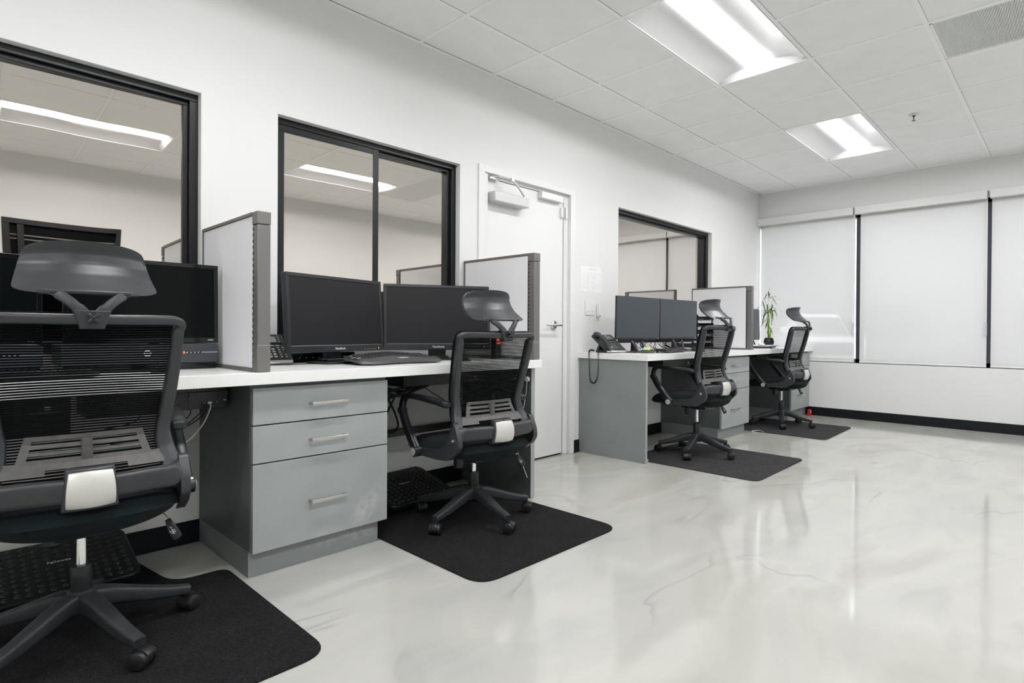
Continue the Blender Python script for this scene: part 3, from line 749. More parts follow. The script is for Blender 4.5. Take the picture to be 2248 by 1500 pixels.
        m.add(vs_, [tuple(range(n_))[::-1], tuple(range(n_, 2*n_))]+[(k_, (k_+1) % n_, n_+(k_+1) % n_, n_+k_) for k_ in range(n_)])
        br = m.build('side_bracket', PLAS, root, bevel=.004); up.append(br)
        bpy.context.view_layer.update()
        p = MB(); p.cyl((s*.240, -.174, .491), (s*.264, -.174, .491), .0050); p.cyl((s*.240, -.174, .491), (s*.254, -.174, .491), .009); p.build('hinge_pin', SATIN, br)
        # --- arm: strut from joint up to elbow, then the rest going back
        ar = MB()
        ar.loft(smooth([(s*.300, .062, .418), (s*.300, .115, .478), (s*.298, .165, .535), (s*.294, .205, .592)], 5), (.044, .034), up=(s, 0, 0), n=16, p=4)
        ar.cyl((s*.276, .212, .600), (s*.310, .212, .600), .019)
        ar.loft(smooth([(s*.292, .212, .600), (s*.290, .212, .635), (s*.286, .200, .662), (s*.278, .165, .674), (s*.268, .100, .674), (s*.258, .030, .668), (s*.248, -.040, .662), (s*.240, -.095, .655), (s*.237, -.118, .652)], 5),
                [(.034, .034)]*12+[(.036+.0006*i, .026+.0004*i) for i in range(22)]+[(.050, .034)]*3+[(.044, .030)]*2+[(.030, .018)]*2, up=(.01, .2, 1), n=18, p=2.6)
        arm = ar.build('armrest', PLASD, root, smooth_deg=50); up.append(arm)
        c2 = MB(); c2.cyl((s*.279, .062, .415), (s*.322, .062, .415), .026, n=28); c2.build('arm_joint', PLASD, arm, bevel=.004)
        c3 = MB(); c3.cyl((s*.3222, .062, .415), (s*.3245, .062, .415), .020, n=28); c3.build('joint_cap', SILV, arm, bevel=.001)
    # --- back frame, one closed loop
    half = [(.0, -.222, .515), (.08, -.219, .516), (.150, -.210, .518), (.196, -.200, .517), (.217, -.188, .526)] + [(x, y, z) for x, y, z in SIDE[1:]] + [(.225, -.188, .972), (.207, -.199, .984), (.15, -.221, .985), (.07, -.243, .984)]
    full = half + [(0, -.252, .984)] + [(-x, y, z) for x, y, z in half[::-1][:-1]]
    pts = smooth(full, 4, True)
    def fsz(q):
        z = q.z; ax = abs(q.x)
        if z < .56: wdt = .068-.016*max(0, (z-.52)/.04)
        elif z < .66: wdt = .052-.014*(z-.56)/.1
        elif z < .96: wdt = .038-.006*(z-.66)/.3
        else: wdt = .028
        return (wdt, .036 if z < .6 else (.042 if z < .95 else .030))
    szs = [fsz(q) for q in pts]
    # section: first axis lies in the frame's plane, second is depth
    m = MB(); m.loft(pts, szs, up=(0, 1, .12), n=16, p=4, closed=True)
    frame = m.build('backrest_frame', PLAS, root, smooth_deg=50); up.append(frame)
    # piped border of the mesh in front of the frame
    m = MB()
    hb_ = [(x+.014 if z > .56 and z < .97 else x, y+.020, z+(.012 if z > .97 else 0)) for x, y, z in half]
    fb = hb_ + [(0, -.232, .997)] + [(-x, y, z) for x, y, z in hb_[::-1][:-1]]
    m.loft(smooth(fb, 4, True), (.016, .016), up=(0, 1, .1), n=8, closed=True); m.build('mesh_border', MESHF, frame)
    # silver plate with its boss
    bs = MB(); bs.sheet(lambda u, v: ((u-.5)*(.130-.02*v), -.244-.010*math.sin(PI*v)+.010*(2*u-1)**2, .462+.115*v), 10, 10, .03); bs.build('plate_boss', PLAS, frame, bevel=.004)
    pl = MB()
    def plate(u, v):
        a, b = 2*u-1, 2*v-1; x = a*math.sqrt(1-.10*b*b)*(.058-.006*(v)); z = .520+b*.050*math.sqrt(1-.10*a*a)
        return (x, -.2535-.012*(1-b*b)+.008*a*a, z)
    pl.sheet(plate, 14, 14, .010); pl.build('silver_plate', SILV, frame, bevel=.002)
    # --- mesh of horizontal elastic strands
    m = MB(); nst = 58
    for k in range(nst):
        z = .545+(.972-.545)*k/(nst-1); hw, ys_ = side_at(z); hw -= .006; yc = ys_+.006-.020-.010*math.sin(PI*(z-.5)/.5)
        th = .0050 if z > .60 else .0058
        row = []
        for i in range(13):
            u = -1+2*i/12; x = u*hw; y = (ys_+.006)*(u*u)+yc*(1-u*u)
            zz = z+.006*(1-u*u)*math.sin((z-.55)*9)
            row.append((x, y, zz))
        vs = []; fs = []
        for (x, y, z1) in row: vs += [(x, y, z1-th/2), (x, y-.0008, z1), (x, y, z1+th/2), (x, y+.0008, z1)]
        for i in range(12):
            for q in range(4): fs.append((i*4+q, i*4+(q+1) % 4, (i+1)*4+(q+1) % 4, (i+1)*4+q))
        m.add(vs, fs)
    up.append(m.build('backrest_mesh', MESHF, root, fix=False))
    # --- lumbar support with slots
    def lin(u, v):
        if v < .34: inside = (u < .30 or u > .70) or v > .13+.0 if v > .13 else (u < .27 or u > .73)
        else: inside = .10 < u < .90
        if v > .34:
            for c0, c1 in ((.40, .49), (.59, .68), (.78, .87)):
                if c0 < v < c1 and (.155 < u < .46 or .54 < u < .845): inside = False
        return inside
    def lmap(u, v):
        z = .556+.104*v; hw, ys_ = side_at(z); a = 2*u-1
        half_w = .205-.020*max(0, (v-.34)); x = a*half_w*(1.0-.10*v)
        return (x, ys_-.012-.016*(1-a*a), z)
    m = MB(); m.sheet(lmap, 56, 46, .004, lin); m.box(-.012, .012, side_at(.61)[1]-.035, side_at(.61)[1]-.027, .575, .650)
    up.append(m.build('lumbar_support', LUMB, root))
    # --- headrest shell
    m = MB()
    EY = (-.198, -.163, -.131, -.112, -.108, -.120)
    def hr(u, v):
        a = 2*u-1; b = 2*v-1
        k = .06 if b > 0 else .10
        hwid = .167-.024*v-.006*v*v
        x = a*hwid*math.sqrt(1-k*b**8)
        z = 1.054+.140*v + .011*(1-a*a)*v
        if b > 0: z -= .008*abs(a)**8*b**3
        else: z += .010*abs(a)**8*abs(b)**3
        f = v*5; i = min(4, int(f)); f -= i; ye = EY[i]*(1-f)+EY[i+1]*f
        return (x, ye-.055*(1-a*a), z)
    m.sheet(hr, 28, 20, .016)
    head = m.build('headrest', PLAS, root, smooth_deg=50); up.append(head)
    pad = MB(); pad.sheet(lambda u, v: tuple(Vector(hr(.03+.94*u, .03+.94*v))+Vector((0, .016, 0))), 20, 14, .010); pad.build('headrest_pad', PLASD, head)
    m = MB()
    for s in (-1, 1): m.loft(smooth([(s*.012, -.262, .985), (s*.024, -.264, 1.005), (s*.048, -.256, 1.032), (s*.078, -.236, 1.054), (s*.112, -.214, 1.060)], 4), [(.032, .016)]*6+[(.026, .016)]*6+[(.016, .012)]*5, up=(0, 1, 0), n=12, p=3.5)
    m.loft([(-.09, -.240, 1.058), (0, -.250, 1.058), (.09, -.240, 1.058)], (.012, .012), up=(0, 1, 0), n=10, p=3)
    m.prism([(-.027, .958), (.027, .958), (.040, 1.008), (-.040, 1.008)], -.274, -.238, Matrix(((1, 0, 0, 0), (0, 0, 1, 0), (0, 1, 0, 0), (0, 0, 0, 1))))
    m.build('headrest_bracket', PLAS, head, bevel=.006, seg=3)
    m = MB()
    for k in range(2):
        a = PI/4+k*PI/2; d = Vector((math.cos(a), 0, math.sin(a)))*.017; c0 = Vector((0, -.288, .986))
        m.loft([c0-d, c0-d*.4, c0+d*.4, c0+d], [(.010, .014), (.012, .016), (.012, .016), (.010, .014)], up=(0, 1, 0), n=12, p=3)
    m.cyl((0, -.270, .986), (0, -.292, .986), .009); m.build('adjusting_knob', PLASD, head, bevel=.002)
    # --- lever on the right
    m = MB(); m.tube([(.09, -.03, .375), (.16, -.06, .378), (.198, -.085, .372), (.212, -.10, .350)], .0035)
    lv = m.build('tilt_lever', SATIN, root); up.append(lv)
    m = MB(); m.loft([(.209, -.098, .356), (.213, -.104, .345), (.222, -.114, .322), (.230, -.122, .302), (.233, -.125, .296)], [(.016, .008), (.020, .010), (.030, .011), (.032, .010), (.020, .006)], up=(-.5, -1, .0), n=14, p=3)
    pd = m.build('lever_paddle', PLASD, lv)
    m = MB()
    ex = Vector((.88, -.44, 0)).normalized(); nz = Vector((-.5, -1, 0)).normalized()
    dn = (Vector((.230, -.122, .302))-Vector((.213, -.104, .345))).normalized(); o0 = Vector((.2215, -.1135, .323))+nz*.0058
    for a, b, c, d in ((-.009, .006, -.003, .0075), (-.0095, .001, -.0035, .0022), (.003, -.004, .009, -.003), (.003, -.001, .009, 0), (-.003, -.010, .003, -.009), (-.003, -.013, .003, -.012), (-.001, -.006, .001, .010), (-.005, .009, .004, .0105), (.0, .003, .008, .0045)):
        q = [o0+ex*a+dn*b, o0+ex*c+dn*b, o0+ex*c+dn*d, o0+ex*a+dn*d]; m.add([*q, *[p_+nz*.0004 for p_ in q]], [(0, 1, 2, 3), (4, 7, 6, 5), (0, 4, 5, 1), (1, 5, 6, 2), (2, 6, 7, 3), (3, 7, 4, 0)])
    m.build('lever_icons', WHITEI, pd)
    for o in up: o['lift'] = 1
    return root
CH = make_chair()
chairs = [((.333, -.705), -3.7, .008, 0.0, 'black mesh office chair nearest the camera, seen from behind at left'),
          ((1.960, -.658), -4.3, -.036, -97, 'black mesh office chair in front of the paired monitors with white lettering'),
          ((4.254, -.722), -2.5, .021, -95.6, 'black mesh office chair beside the wide grey end panel'),
          ((6.195, -.679), -.84, .028, -86, 'black mesh office chair in the far corner by the bamboo plant')]
def place_chair(c, xy, yaw, dz, phi, lb):
    c.location = (xy[0], xy[1], .0066); c.rotation_euler = (0, 0, math.radians(yaw)); c['label'] = lb; c['category'] = 'chair'; c['group'] = 'black mesh office chairs at the desks'
    for k in c.children:
        if k.get('is_base'): k.rotation_euler = (0, 0, math.radians(phi-yaw))
        elif k.get('lift'): k.location = (0, 0, dz-.0066)
copies = [CH] + [copy_tree(CH) for _ in range(3)]
for c, a in zip(copies, chairs): place_chair(c, *a)
for o in bpy.data.objects:
    for kk in ('is_base', 'lift'):
        if kk in o: del o[kk]

# ------------------------------------------------------------------ monitors
def monitor(loc, yaw, tilt, Wd, H, style, label, group, stand=True):
    """loc = bottom centre of the screen's front face"""
    t = thing('computer_monitor', label, 'monitor', (loc[0], loc[1], ZT1+.0005), yaw, group)
    zb = loc[2]-ZT1; R = Matrix.Translation((0, 0, zb)) @ Matrix.Rotation(-tilt, 4, 'X')
    if style == 'matte': bz, bot, dep, hm, sm_ = .017, .034, .034, MONB, SCRN
    elif style == 'gloss': bz, bot, dep, hm, sm_ = .016, .022, .028, MONG, SCRG
    else: bz, bot, dep, hm, sm_ = .0025, .016, .022, MONB, SCRB
    m = MB(); m.box(-Wd/2, Wd/2, .006, dep, 0, H, R); m.box(-Wd*.33, Wd*.33, dep, dep+.022, H*.15, H*.8, R); hs = m.build('housing', hm, t, bevel=.005, seg=3)
    m = MB(); m.box(-Wd/2, Wd/2, 0, .008, 0, bot, R); m.box(-Wd/2, Wd/2, 0, .008, H-bz, H, R); m.box(-Wd/2, -Wd/2+bz, 0, .008, bot, H-bz, R); m.box(Wd/2-bz, Wd/2, 0, .008, bot, H-bz, R)
    m.build('bezel', hm, t, bevel=.0015)
    m = MB(); m.box(-Wd/2+bz-.001, Wd/2-bz+.001, .003 if style != 'thin' else .0006, .0075, bot-.001, H-bz+.001, R); m.build('screen', sm_, t)
    if style == 'matte':
        m = MB(); m.box(-Wd/2+bz, Wd/2-bz, -.0006, .003, bot-.0015, bot, R); m.build('trim_line', LAME, t)
        p = R @ Vector((0, -.0005, bot*.48)); text('logo', 'ViewSonic', .0165, WHITEI, t, p, (PI/2-tilt, 0, 0))
        m = MB()
        for k in range(5): m.box(Wd*.27+k*.018, Wd*.27+k*.018+.007, -.0004, .001, .010, .0115, R)
        m.build('menu_buttons', WHITEI, t)
        MB().box(Wd*.435, Wd*.439, -.0008, .001, .010, .019, R).build('power_light', REDL, t)
    if style == 'gloss':
        p = R @ Vector((Wd/2-.03, -.0005, .011)); text('logo', 'OMEN', .0075, WHITEI, t, p, (PI/2-tilt, 0, 0))
    if style == 'thin':
        MB().box(Wd/2-.025, Wd/2-.012, -.0004, .0005, .006, .010, R).build('logo', WHITEI, t)
    if stand == 'flat':
        m = MB(); m.box(-.05, .05, .05, .075, 0.004, zb+.12); m.build('stand_neck', MONB, t, bevel=.004)
        m = MB(); m.prism(rrect(-.125, .125, -.06, .12, .03), 0, .010); m.box(-.06, .06, .02, .10, .01, .022); m.build('stand_base', MONB, t, bevel=.003)
    elif stand == 'leg':
        m = MB()
        for s in (-1, 1): m.loft([(s*.075, .03, zb+.02), (s*.058, -.0, .06), (s*.045, -.02, .004)], (.030, .012), up=(0, 1, 0), n=10, p=4)
        m.loft([(0, .05, zb+.06), (0, .06, .008)], (.05, .012), up=(0, 1, 0), n=10, p=4)
        m.build('stand_neck', MONB, t)
        m = MB(); m.prism(rrect(-.12, .12, -.06, .12, .02), 0, .006); m.build('stand_base', MONB, t, bevel=.002)
    return t
monitor((1.437, -.250, .860), .25, .067, .61, .374, 'matte', 'dark monitor with white lettering, left of the near pair, turned slightly right', 'paired monitors on the near desk', 'flat')
monitor((2.015, -.292, .861), -.50, .13, .605, .372, 'matte', 'dark monitor with white lettering, right of the near pair, behind a chair', 'paired monitors on the near desk', 'flat')
monitor((4.018, -.330, .909), -.077, -.02, .567, .343, 'thin', 'thin-edged blue-grey monitor nearest the desk phone on the far desk', 'paired monitors on the far desk', 'leg')
monitor((4.620, -.360, .912), -.086, -.01, .560, .342, 'thin', 'thin-edged blue-grey monitor right of its twin, beside the stacked paper trays', 'paired monitors on the far desk', 'leg')
monitor((.606, -.262, .911), 0.0, .02, .520, .326, 'gloss', 'glossy black monitor against the tall divider behind the nearest chair', 'glossy monitors at the nearest workstation', False)
monitor((.030, -.262, .911), 0.0, .02, .520, .312, 'gloss', 'glossy black monitor at the left picture edge behind the nearest chair', 'glossy monitors at the nearest workstation', False)
def minibox(x, label):
    t = thing('desktop_computer', label, 'computer', (x, -.165, ZT1+.0005), 0, 'flat desktop computers under the glossy monitors')
    MB().box(-.262, .262, -.10, .12, .026, .104).build('case', mat('computer_case_grey', (0.055, 0.06, 0.07), 0.35, spec=0.4), t, bevel=.004)
    MB().box(-.255, .255, -.095, .11, 0, .027).build('foot_bar', MONG, t, bevel=.002)
    MB().box(.140, .262, -.1015, -.0995, .067, .0705).build('trim_line', SATIN, t)
    MB().box(.131, .1345, -.1025, -.0995, .064, .074).build('power_light', REDL, t)
    m = MB()
    for k in range(4): m.box(.148+k*.014, .155+k*.014, -.1026, -.0997, .0665, .0705)
    m.build('port', MONG, t)
    MB().cyl((.05, .0, .104), (.05, .0, .109), .02).build('monitor_mount', MONG, t)
    MB().cyl((.005, -.0995, .068), (.005, -.1008, .068), .013, n=28).build('badge_disc', WHITEI, t); text('logo', 'hp', .018, MONG, t, (.005, -.1012, .068))
    return t
minibox(.602, 'flat dark desktop computer under the glossy monitor beside the divider')
minibox(.030, 'flat dark desktop computer under the leftmost glossy monitor')

t = thing('network_box', 'low black box with tiny lights behind the left near monitor', 'electronic box', (1.44, -.040, ZT1+.0005), 0)
MB().box(-.17, .17, -.045, .034, 0, .050).build('case', MONG, t, bevel=.003)
m = MB()
for k in range(5): m.box(-.14+k*.035, -.134+k*.035, -.0462, -.0448, .022, .026)
m.build('indicator', LAME, t)
t = thing('digital_clock', 'small black clock with red digits beside the near door-end divider', 'clock', (2.385, -.372, ZT1+.0005), .25)
MB().box(-.030, .030, -.018, .018, 0, .150).build('case', MONB, t, bevel=.003)
m = MB()
for r_i in range(3):
    for c_i in range(3):
        x_, z_ = -.020+c_i*.015, .128-r_i*.020; m.box(x_, x_+.008, -.0192, -.0178, z_, z_+.0015); m.box(x_, x_+.0015, -.0192, -.0178, z_, z_+.010); m.box(x_+.0065, x_+.008, -.0192, -.0178, z_+.002, z_+.012)
m.build('red_digits', REDL, t)
# ------------------------------------------------------------------ keyboards and mice
def keyboard(loc, rz, Lk, Dk, label, wave=True):
    t = thing('keyboard', label, 'keyboard', (loc[0], loc[1], ZT1+.0005), rz)
    def outline(sh):
        pts = []
        for k in range(41):
            a = -1+2*k/40; x = a*(Lk/2-sh); y = -Dk/2+sh + (.012*math.cos(a*PI*1.2) if wave else 0) + (.030*max(0, abs(a)-.80)/.2)**1.0*(1 if wave else 0)
            pts.append((x, y))
        for k in range(41):
            a = 1-2*k/40; x = a*(Lk/2-sh); y = Dk/2-sh - (.016*a*a if wave else 0) - (.03*max(0, abs(a)-.85)/.15 if wave else 0)
            pts.append((x, y))
        return pts
    def hz(x, y): return (.022+.024*(y/Dk+.5) if wave else .014+.010*(y/Dk+.5))+(.010*math.exp(-((y+Dk*.2)/.05)**2)*.5)+(.006*math.cos(x/Lk*PI*2.2) if wave else 0)
    o1, o2 = outline(0), outline(.006); n = len(o1); vs = [(x, y, (.006+.020*(y/Dk+.5) if wave else .006+.010*(y/Dk+.5))) for x, y in o1]+[(x, y, hz(x, y)) for x, y in o2]
    nx, ny = 40, 10
    m = MB(); m.add(vs, [tuple(range(n))[::-1]]+[(k, (k+1) % n, n+(k+1) % n, n+k) for k in range(n)])
    # top skin as strips between the front and back outlines
    fr = o2[:41]; bk = o2[41:][::-1]; g = []
    for j in range(ny+1):
        for i in range(41):
            x = fr[i][0]; y = fr[i][1]+(bk[i][1]-fr[i][1])*j/ny; g.append((x, y, hz(x, y)))
    m.add(g, [(j*41+i, j*41+i+1, (j+1)*41+i+1, (j+1)*41+i) for j in range(ny) for i in range(40)])
    body = m.build('case', KEYM if wave else KEYG, t, smooth_deg=50)
    if wave:
        dk = MB(); y0, y1 = -Dk*.14, Dk/2-.022
        gg = [(x, y0+(y1-y0)*j/8, hz(x, y0+(y1-y0)*j/8)+.0012) for j in range(9) for x in [(-Lk/2+.012)+(Lk-.024)*i/30 for i in range(31)]]
        dk.add(gg, [(j*31+i, j*31+i+1, (j+1)*31+i+1, (j+1)*31+i) for j in range(8) for i in range(30)]); dk.build('key_deck', KEYG, t)
    rows = 5; y0 = -Dk*.10 if wave else -Dk*.40; dy = (Dk/2-.03-y0)/rows; kk = .0190 if wave else .0185
    keys = MB(); cnt = int((Lk-.06)/kk)
    for r in range(rows):
        x = -Lk/2+.035+.004*r
        while x < Lk/2-.035:
            wk = kk*.84
            if r == 0 and abs(x+.05) < .055: wk = .11
            if not (abs(x-Lk*.21) < .006 or abs(x-Lk*.33) < .006):
                yy = y0+dy*r+dy/2; z = hz(x, yy)
                keys.add([(x, yy-dy*.42, z), (x+wk, yy-dy*.42, z), (x+wk, yy+dy*.42, z+.001), (x, yy+dy*.42, z+.001), (x+.002, yy-dy*.34, z+.007), (x+wk-.002, yy-dy*.34, z+.007), (x+wk-.002, yy+dy*.32, z+.008), (x+.002, yy+dy*.32, z+.008)],
                         [(0, 1, 5, 4), (1, 2, 6, 5), (2, 3, 7, 6), (3, 0, 4, 7), (4, 5, 6, 7)])
            x += wk+kk*.16
    keys.build('keys', mat('key_cap', (0.035, 0.036, 0.038), 0.35), t, smooth_deg=0)
    if wave:
        m = MB()
        for (x, y) in ((-Lk/2+.022, .0), (-Lk/2+.030, -.030), (-Lk/2+.05, Dk/2-.045), (-Lk/2+.075, Dk/2-.028), (-.02, Dk/2-.024), (.01, Dk/2-.024), (.11, Dk/2-.03), (.17, Dk/2-.036)):
            z = hz(x, y)+.002; m.loft([(x-.011, y-.003, z), (x, y, z+.001), (x+.011, y+.003, z)], (.010, .004), n=10)
        m.build('media_keys', KEYL, t)
        m = MB(); z = hz(.0, -Dk/2+.02)+.001; m.loft([(-.035, -Dk/2+.022, z-.003), (0, -Dk/2+.021, z-.002), (.035, -Dk/2+.022, z-.003)], [(.010, .005), (.016, .006), (.008, .004)], n=10); m.build('badge', KEYL, t)
        m = MB(); m.box(-Lk/2+.05, -Lk/2+.075, .02, .035, 0, .018); m.box(Lk/2-.085, Lk/2-.05, .04, .06, 0, .018); m.box(-.2, .2, -.10, -.085, 0, .010); m.build('foot', KEYG, t)
    else:
        m = MB(); m.box(-Lk/2+.03, -Lk/2+.05, .02, .03, 0, .012); m.box(Lk/2-.05, Lk/2-.03, .02, .03, 0, .012); m.build('foot', KEYG, t)
    return t
keyboard((1.640, -.402), .02, .485, .225, 'wavy grey and black ergonomic keyboard in front of the near paired monitors')
keyboard((4.28, -.475), .06, .46, .15, 'slim dark keyboard in front of the far paired monitors', False)
keyboard((.18, -.47), 0.0, .46, .155, 'black keyboard seen through the nearest chair mesh', False)
def mouse(x, y, rz, label):
    t = thing('computer_mouse', label, 'mouse', (x, y, ZT1+.0005), rz)
    m = MB(); vs = []; fs = []; n = 18; rings = 10
    for j in range(rings+1):
        v = j/rings; y_ = -.055+.11*v; hw = .030*math.sin(PI*(.06+.88*v))**.5; hh = .034*math.sin(PI*(.08+.84*v))**.6
        for k in range(n+1):
            a = PI*k/n; vs.append((hw*math.cos(a), y_, hh*math.sin(a)))
    for j in range(rings):
        for k in range(n): a = j*(n+1)+k; fs.append((a, a+1, a+n+2, a+n+1))
    m.add(vs, fs); m.build('shell', KEYG, t, smooth_deg=70)
    m = MB(); m.box(-.030, .030, -.05, .05, 0, .006); m.build('base', KEYM, t, bevel=.003)
    m = MB(); m.cyl((-.003, .03, .028), (.003, .03, .028), .010, n=16); m.build('scroll_wheel', KEYM, t)
mouse(2.06, -.46, -.5, 'dark mouse between the wavy keyboard and the chair on the near desk')
mouse(.62, -.44, .1, 'black mouse seen through the nearest chair mesh')
mouse(4.66, -.52, .3, 'dark mouse right of the slim keyboard on the far desk')

# ------------------------------------------------------------------ desk phones
def phone(x, y, rz, label, cord=False):
    t = thing('desk_phone', label, 'telephone', (x, y, ZT1+.0005), rz)
    R = Matrix.Translation((0, -.085, .016)) @ Matrix.Rotation(math.radians(36), 4, 'X')
    MB().prism(rrect(-.10, .125, 0, .215, .012), -.018, 0, R).build('body', PLASD, t, bevel=.003)
    MB().box(-.098, .123, -.004, .010, -.012, .002, R).build('front_lip', SATIN, t, bevel=.003)
    m = MB(); m.box(-.015, .105, .135, .205, .0005, .004, R); m.build('display_bezel', MONB, t, bevel=.001)
    MB().box(-.002, .085, .145, .190, .0042, .0048, R).build('display', mat('lcd_grey', (0.33, 0.34, 0.33), 0.3), t)
    MB().box(.03, .055, .197, .201, .0042, .0047, R).build('logo', WHITEI, t)
    m = MB()
    for r in range(4):
        for c in range(3): m.box(.002+c*.022, .016+c*.022, .030+r*.019, .040+r*.019, .0005, .004, R)
    m.build('keypad', mat('key_grey', (0.42, 0.43, 0.44), 0.4), t, bevel=.001)
    m = MB()
    for r in range(5): m.box(.076, .084, .030+r*.018, .037+r*.018, .0005, .003, R); m.box(.098, .106, .030+r*.018, .037+r*.018, .0005, .003, R)
    for r in range(5): m.box(.092, .100, .142+r*.012, .147+r*.012, .004, .006, R)
    for c in range(4): m.box(.0+c*.024, .018+c*.024, .118, .124, .0005, .003, R)
    m.build('function_keys', mat('key_grey', (0.42, 0.43, 0.44), 0.4), t)
    m = MB()
    P = lambda yy, zz: R @ Vector((-.065, yy, zz))
    m.loft(smooth([P(-.004, .012), P(.012, .020), P(.05, .030), P(.105, .038), P(.16, .032), P(.20, .020), P(.214, .010)], 4), [(.044, .020)]*2+[(.048, .028)]*4+[(.036, .020)]*12+[(.048, .030)]*5+[(.044, .022)]*2, up=(0, -.6, .8), n=14, p=3)
    m.loft([P(.03, .004), P(.03, .02)], (.034, .04), up=(1, 0, 0), n=12, p=3); m.loft([P(.185, .004), P(.185, .02)], (.034, .04), up=(1, 0, 0), n=12, p=3)
    m.build('handset', mat('handset_charcoal', (0.05, 0.055, 0.062), 0.25, spec=0.5), t, smooth_deg=50)
    m = MB(); m.prism([(-.06, 0), (.085, .0), (.079, .016), (.045, .075), (.035, .07), (.05, .02), (-.055, .012)], -.07, .07, Matrix(((0, 0, 1, 0.01), (1, 0, 0, 0.0), (0, 1, 0, 0), (0, 0, 0, 1))))
    m.build('stand', PLASD, t, bevel=.002)
    return t
phone(3.775, -.205, math.radians(-8), 'black desk phone with handset at the door end of the far desk')
phone(1.095, -.125, math.radians(-5), 'black desk phone mostly hidden behind the tall near divider')
# coiled handset cord hanging over the worktop end
m = MB(); path = smooth([(3.70, -.200, .818), (3.652, -.212, .823), (3.629, -.214, .800), (3.632, -.212, .70), (3.632, -.205, .62), (3.632, -.185, .577), (3.632, -.160, .567), (3.632, -.138, .585), (3.632, -.128, .64), (3.632, -.126, .72), (3.629, -.124, .800), (3.652, -.122, .823), (3.695, -.125, .819)], 26)
coil = []; L_ = 0
for i, p_ in enumerate(path):
    q = path[min(i+1, len(path)-1)]; p0 = path[max(i-1, 0)]; T = (q-p0).normalized(); U = T.cross(Vector((1, .1, .05))).normalized(); V = T.cross(U)
    for k in range(3): 
        a = 2*PI*(i*3+k)/9.0; coil.append(p_+(q-p_)*(k/3)+U*.0056*math.cos(a)+V*.0056*math.sin(a))
m.loft(coil, (.0032, .0032), up=(.2, .3, 1), n=5); tag(m.build('handset_cord', CABLE), 'black coiled handset cord hanging down over the grey end panel', 'cord')
def cable(name, pts, r, m, label, cat='cable', group=None):
    return tag(MB().tube(pts, r, 8, 6).build(name, m), label, cat, group)
cable('phone_cable', [(3.86, -.13, .812), (3.95, -.13, .808), (4.03, -.13, .835), (4.10, -.12, .84), (4.16, -.09, .810)], .003, CABLE, 'black cable running from the desk phone behind the far monitors')

# ------------------------------------------------------------------ things on the far desk
t = thing('note_dispenser', 'small grey tray of yellow and teal sticky notes beside the desk phone', 'sticky notes', (3.955, -.455, ZT1+.0005), .1)
m = MB(); m.prism([(-.052, -.035), (.052, -.035), (.058, 0), (.05, .04), (-.05, .04), (-.058, 0)], 0, .022); m.build('tray', mat('taupe_plastic', (0.085, 0.08, 0.075), 0.45), t, bevel=.003)
for (x, y, z, a, mm, s) in ((-.03, .01, .026, .3, NOTET, .05), (.03, .005, .027, -.2, NOTET, .05), (.0, .005, .030, .15, NOTEY, .055), (-.012, -.012, .024, .0, NOTEY, .05), (.008, .012, .036, .5, NOTEY, .045)):
    nb = MB(); nb.sheet(lambda u, v: ((u-.5)*s*1.4, (v-.5)*s, .006*math.sin(u*PI)), 6, 3, .0025, axis=(0, 0, 1)); no = nb.build('note_pad', mm, t); no.location = (x, y, z); no.rotation_euler = (0, 0, a)
def cables_bundle(specs, label, name='cable_bundle', r=.0028, m=CABLE):
    mb = MB()
    for s in specs: mb.tube(s, r, 6, 6)
    o = mb.build(name, m); o['kind'] = 'stuff'; return tag(o, label, 'cables')
random.seed(3)
sp = []
for k in range(9):
    x0 = 4.05+random.random()*.55; x1 = x0+random.uniform(-.25, .3)
    sp.append([(x0, -.26, .905), (x0+random.uniform(-.05, .05), -.25, .86), ((x0+x1)/2, -.22-random.random()*.08, .812+random.random()*.02), (x1, -.24, .815+random.random()*.02), (x1+random.uniform(-.05, .05), -.20, .86), (x1, -.26, .905)])
cables_bundle(sp, 'tangle of thin black cables under the far paired monitors')
box_ = tag(MB().box(-.045, .045, -.02, .02, 0, .022).build('usb_hub', MONB, bevel=.003), 'small black hub among the cables under the far monitors', 'hub'); box_.location = (4.36, -.29, ZT1+.0005)
# stacked paper trays right of the far monitors
t = thing('letter_tray_rack', 'black stacked letter trays between the far monitors and the divider', 'letter trays', (5.20, -.215, ZT1+.0005), 0)
for k in range(5):
    z = .02+.066*k; m = MB()
    m.box(-.155, .155, -.115, .12, z, z+.003); m.box(-.155, -.151, -.115, .12, z, z+.040); m.box(.151, .155, -.115, .12, z, z+.040); m.box(-.155, .155, .116, .12, z, z+.035)
    m.box(-.155, -.06, -.118, -.115, z-.002, z+.012); m.box(.06, .155, -.118, -.115, z-.002, z+.012)
    m.build('tray', mat('tray_black', (0.012, 0.014, 0.017), 0.3), t, bevel=.001)
for x in (-.157, .153):
    for y in (-.10, .10): MB().box(x, x+.004, y-.006, y+.006, 0, .335).build('upright', mat('tray_black', (0.012, 0.014, 0.017), 0.3), t)
# monitor seen edge-on beyond the third divider
monitor((6.33, -.315, .890), .05, .03, .50, .345, 'thin', 'dark grey monitor showing past the furthest divider', None, 'leg')
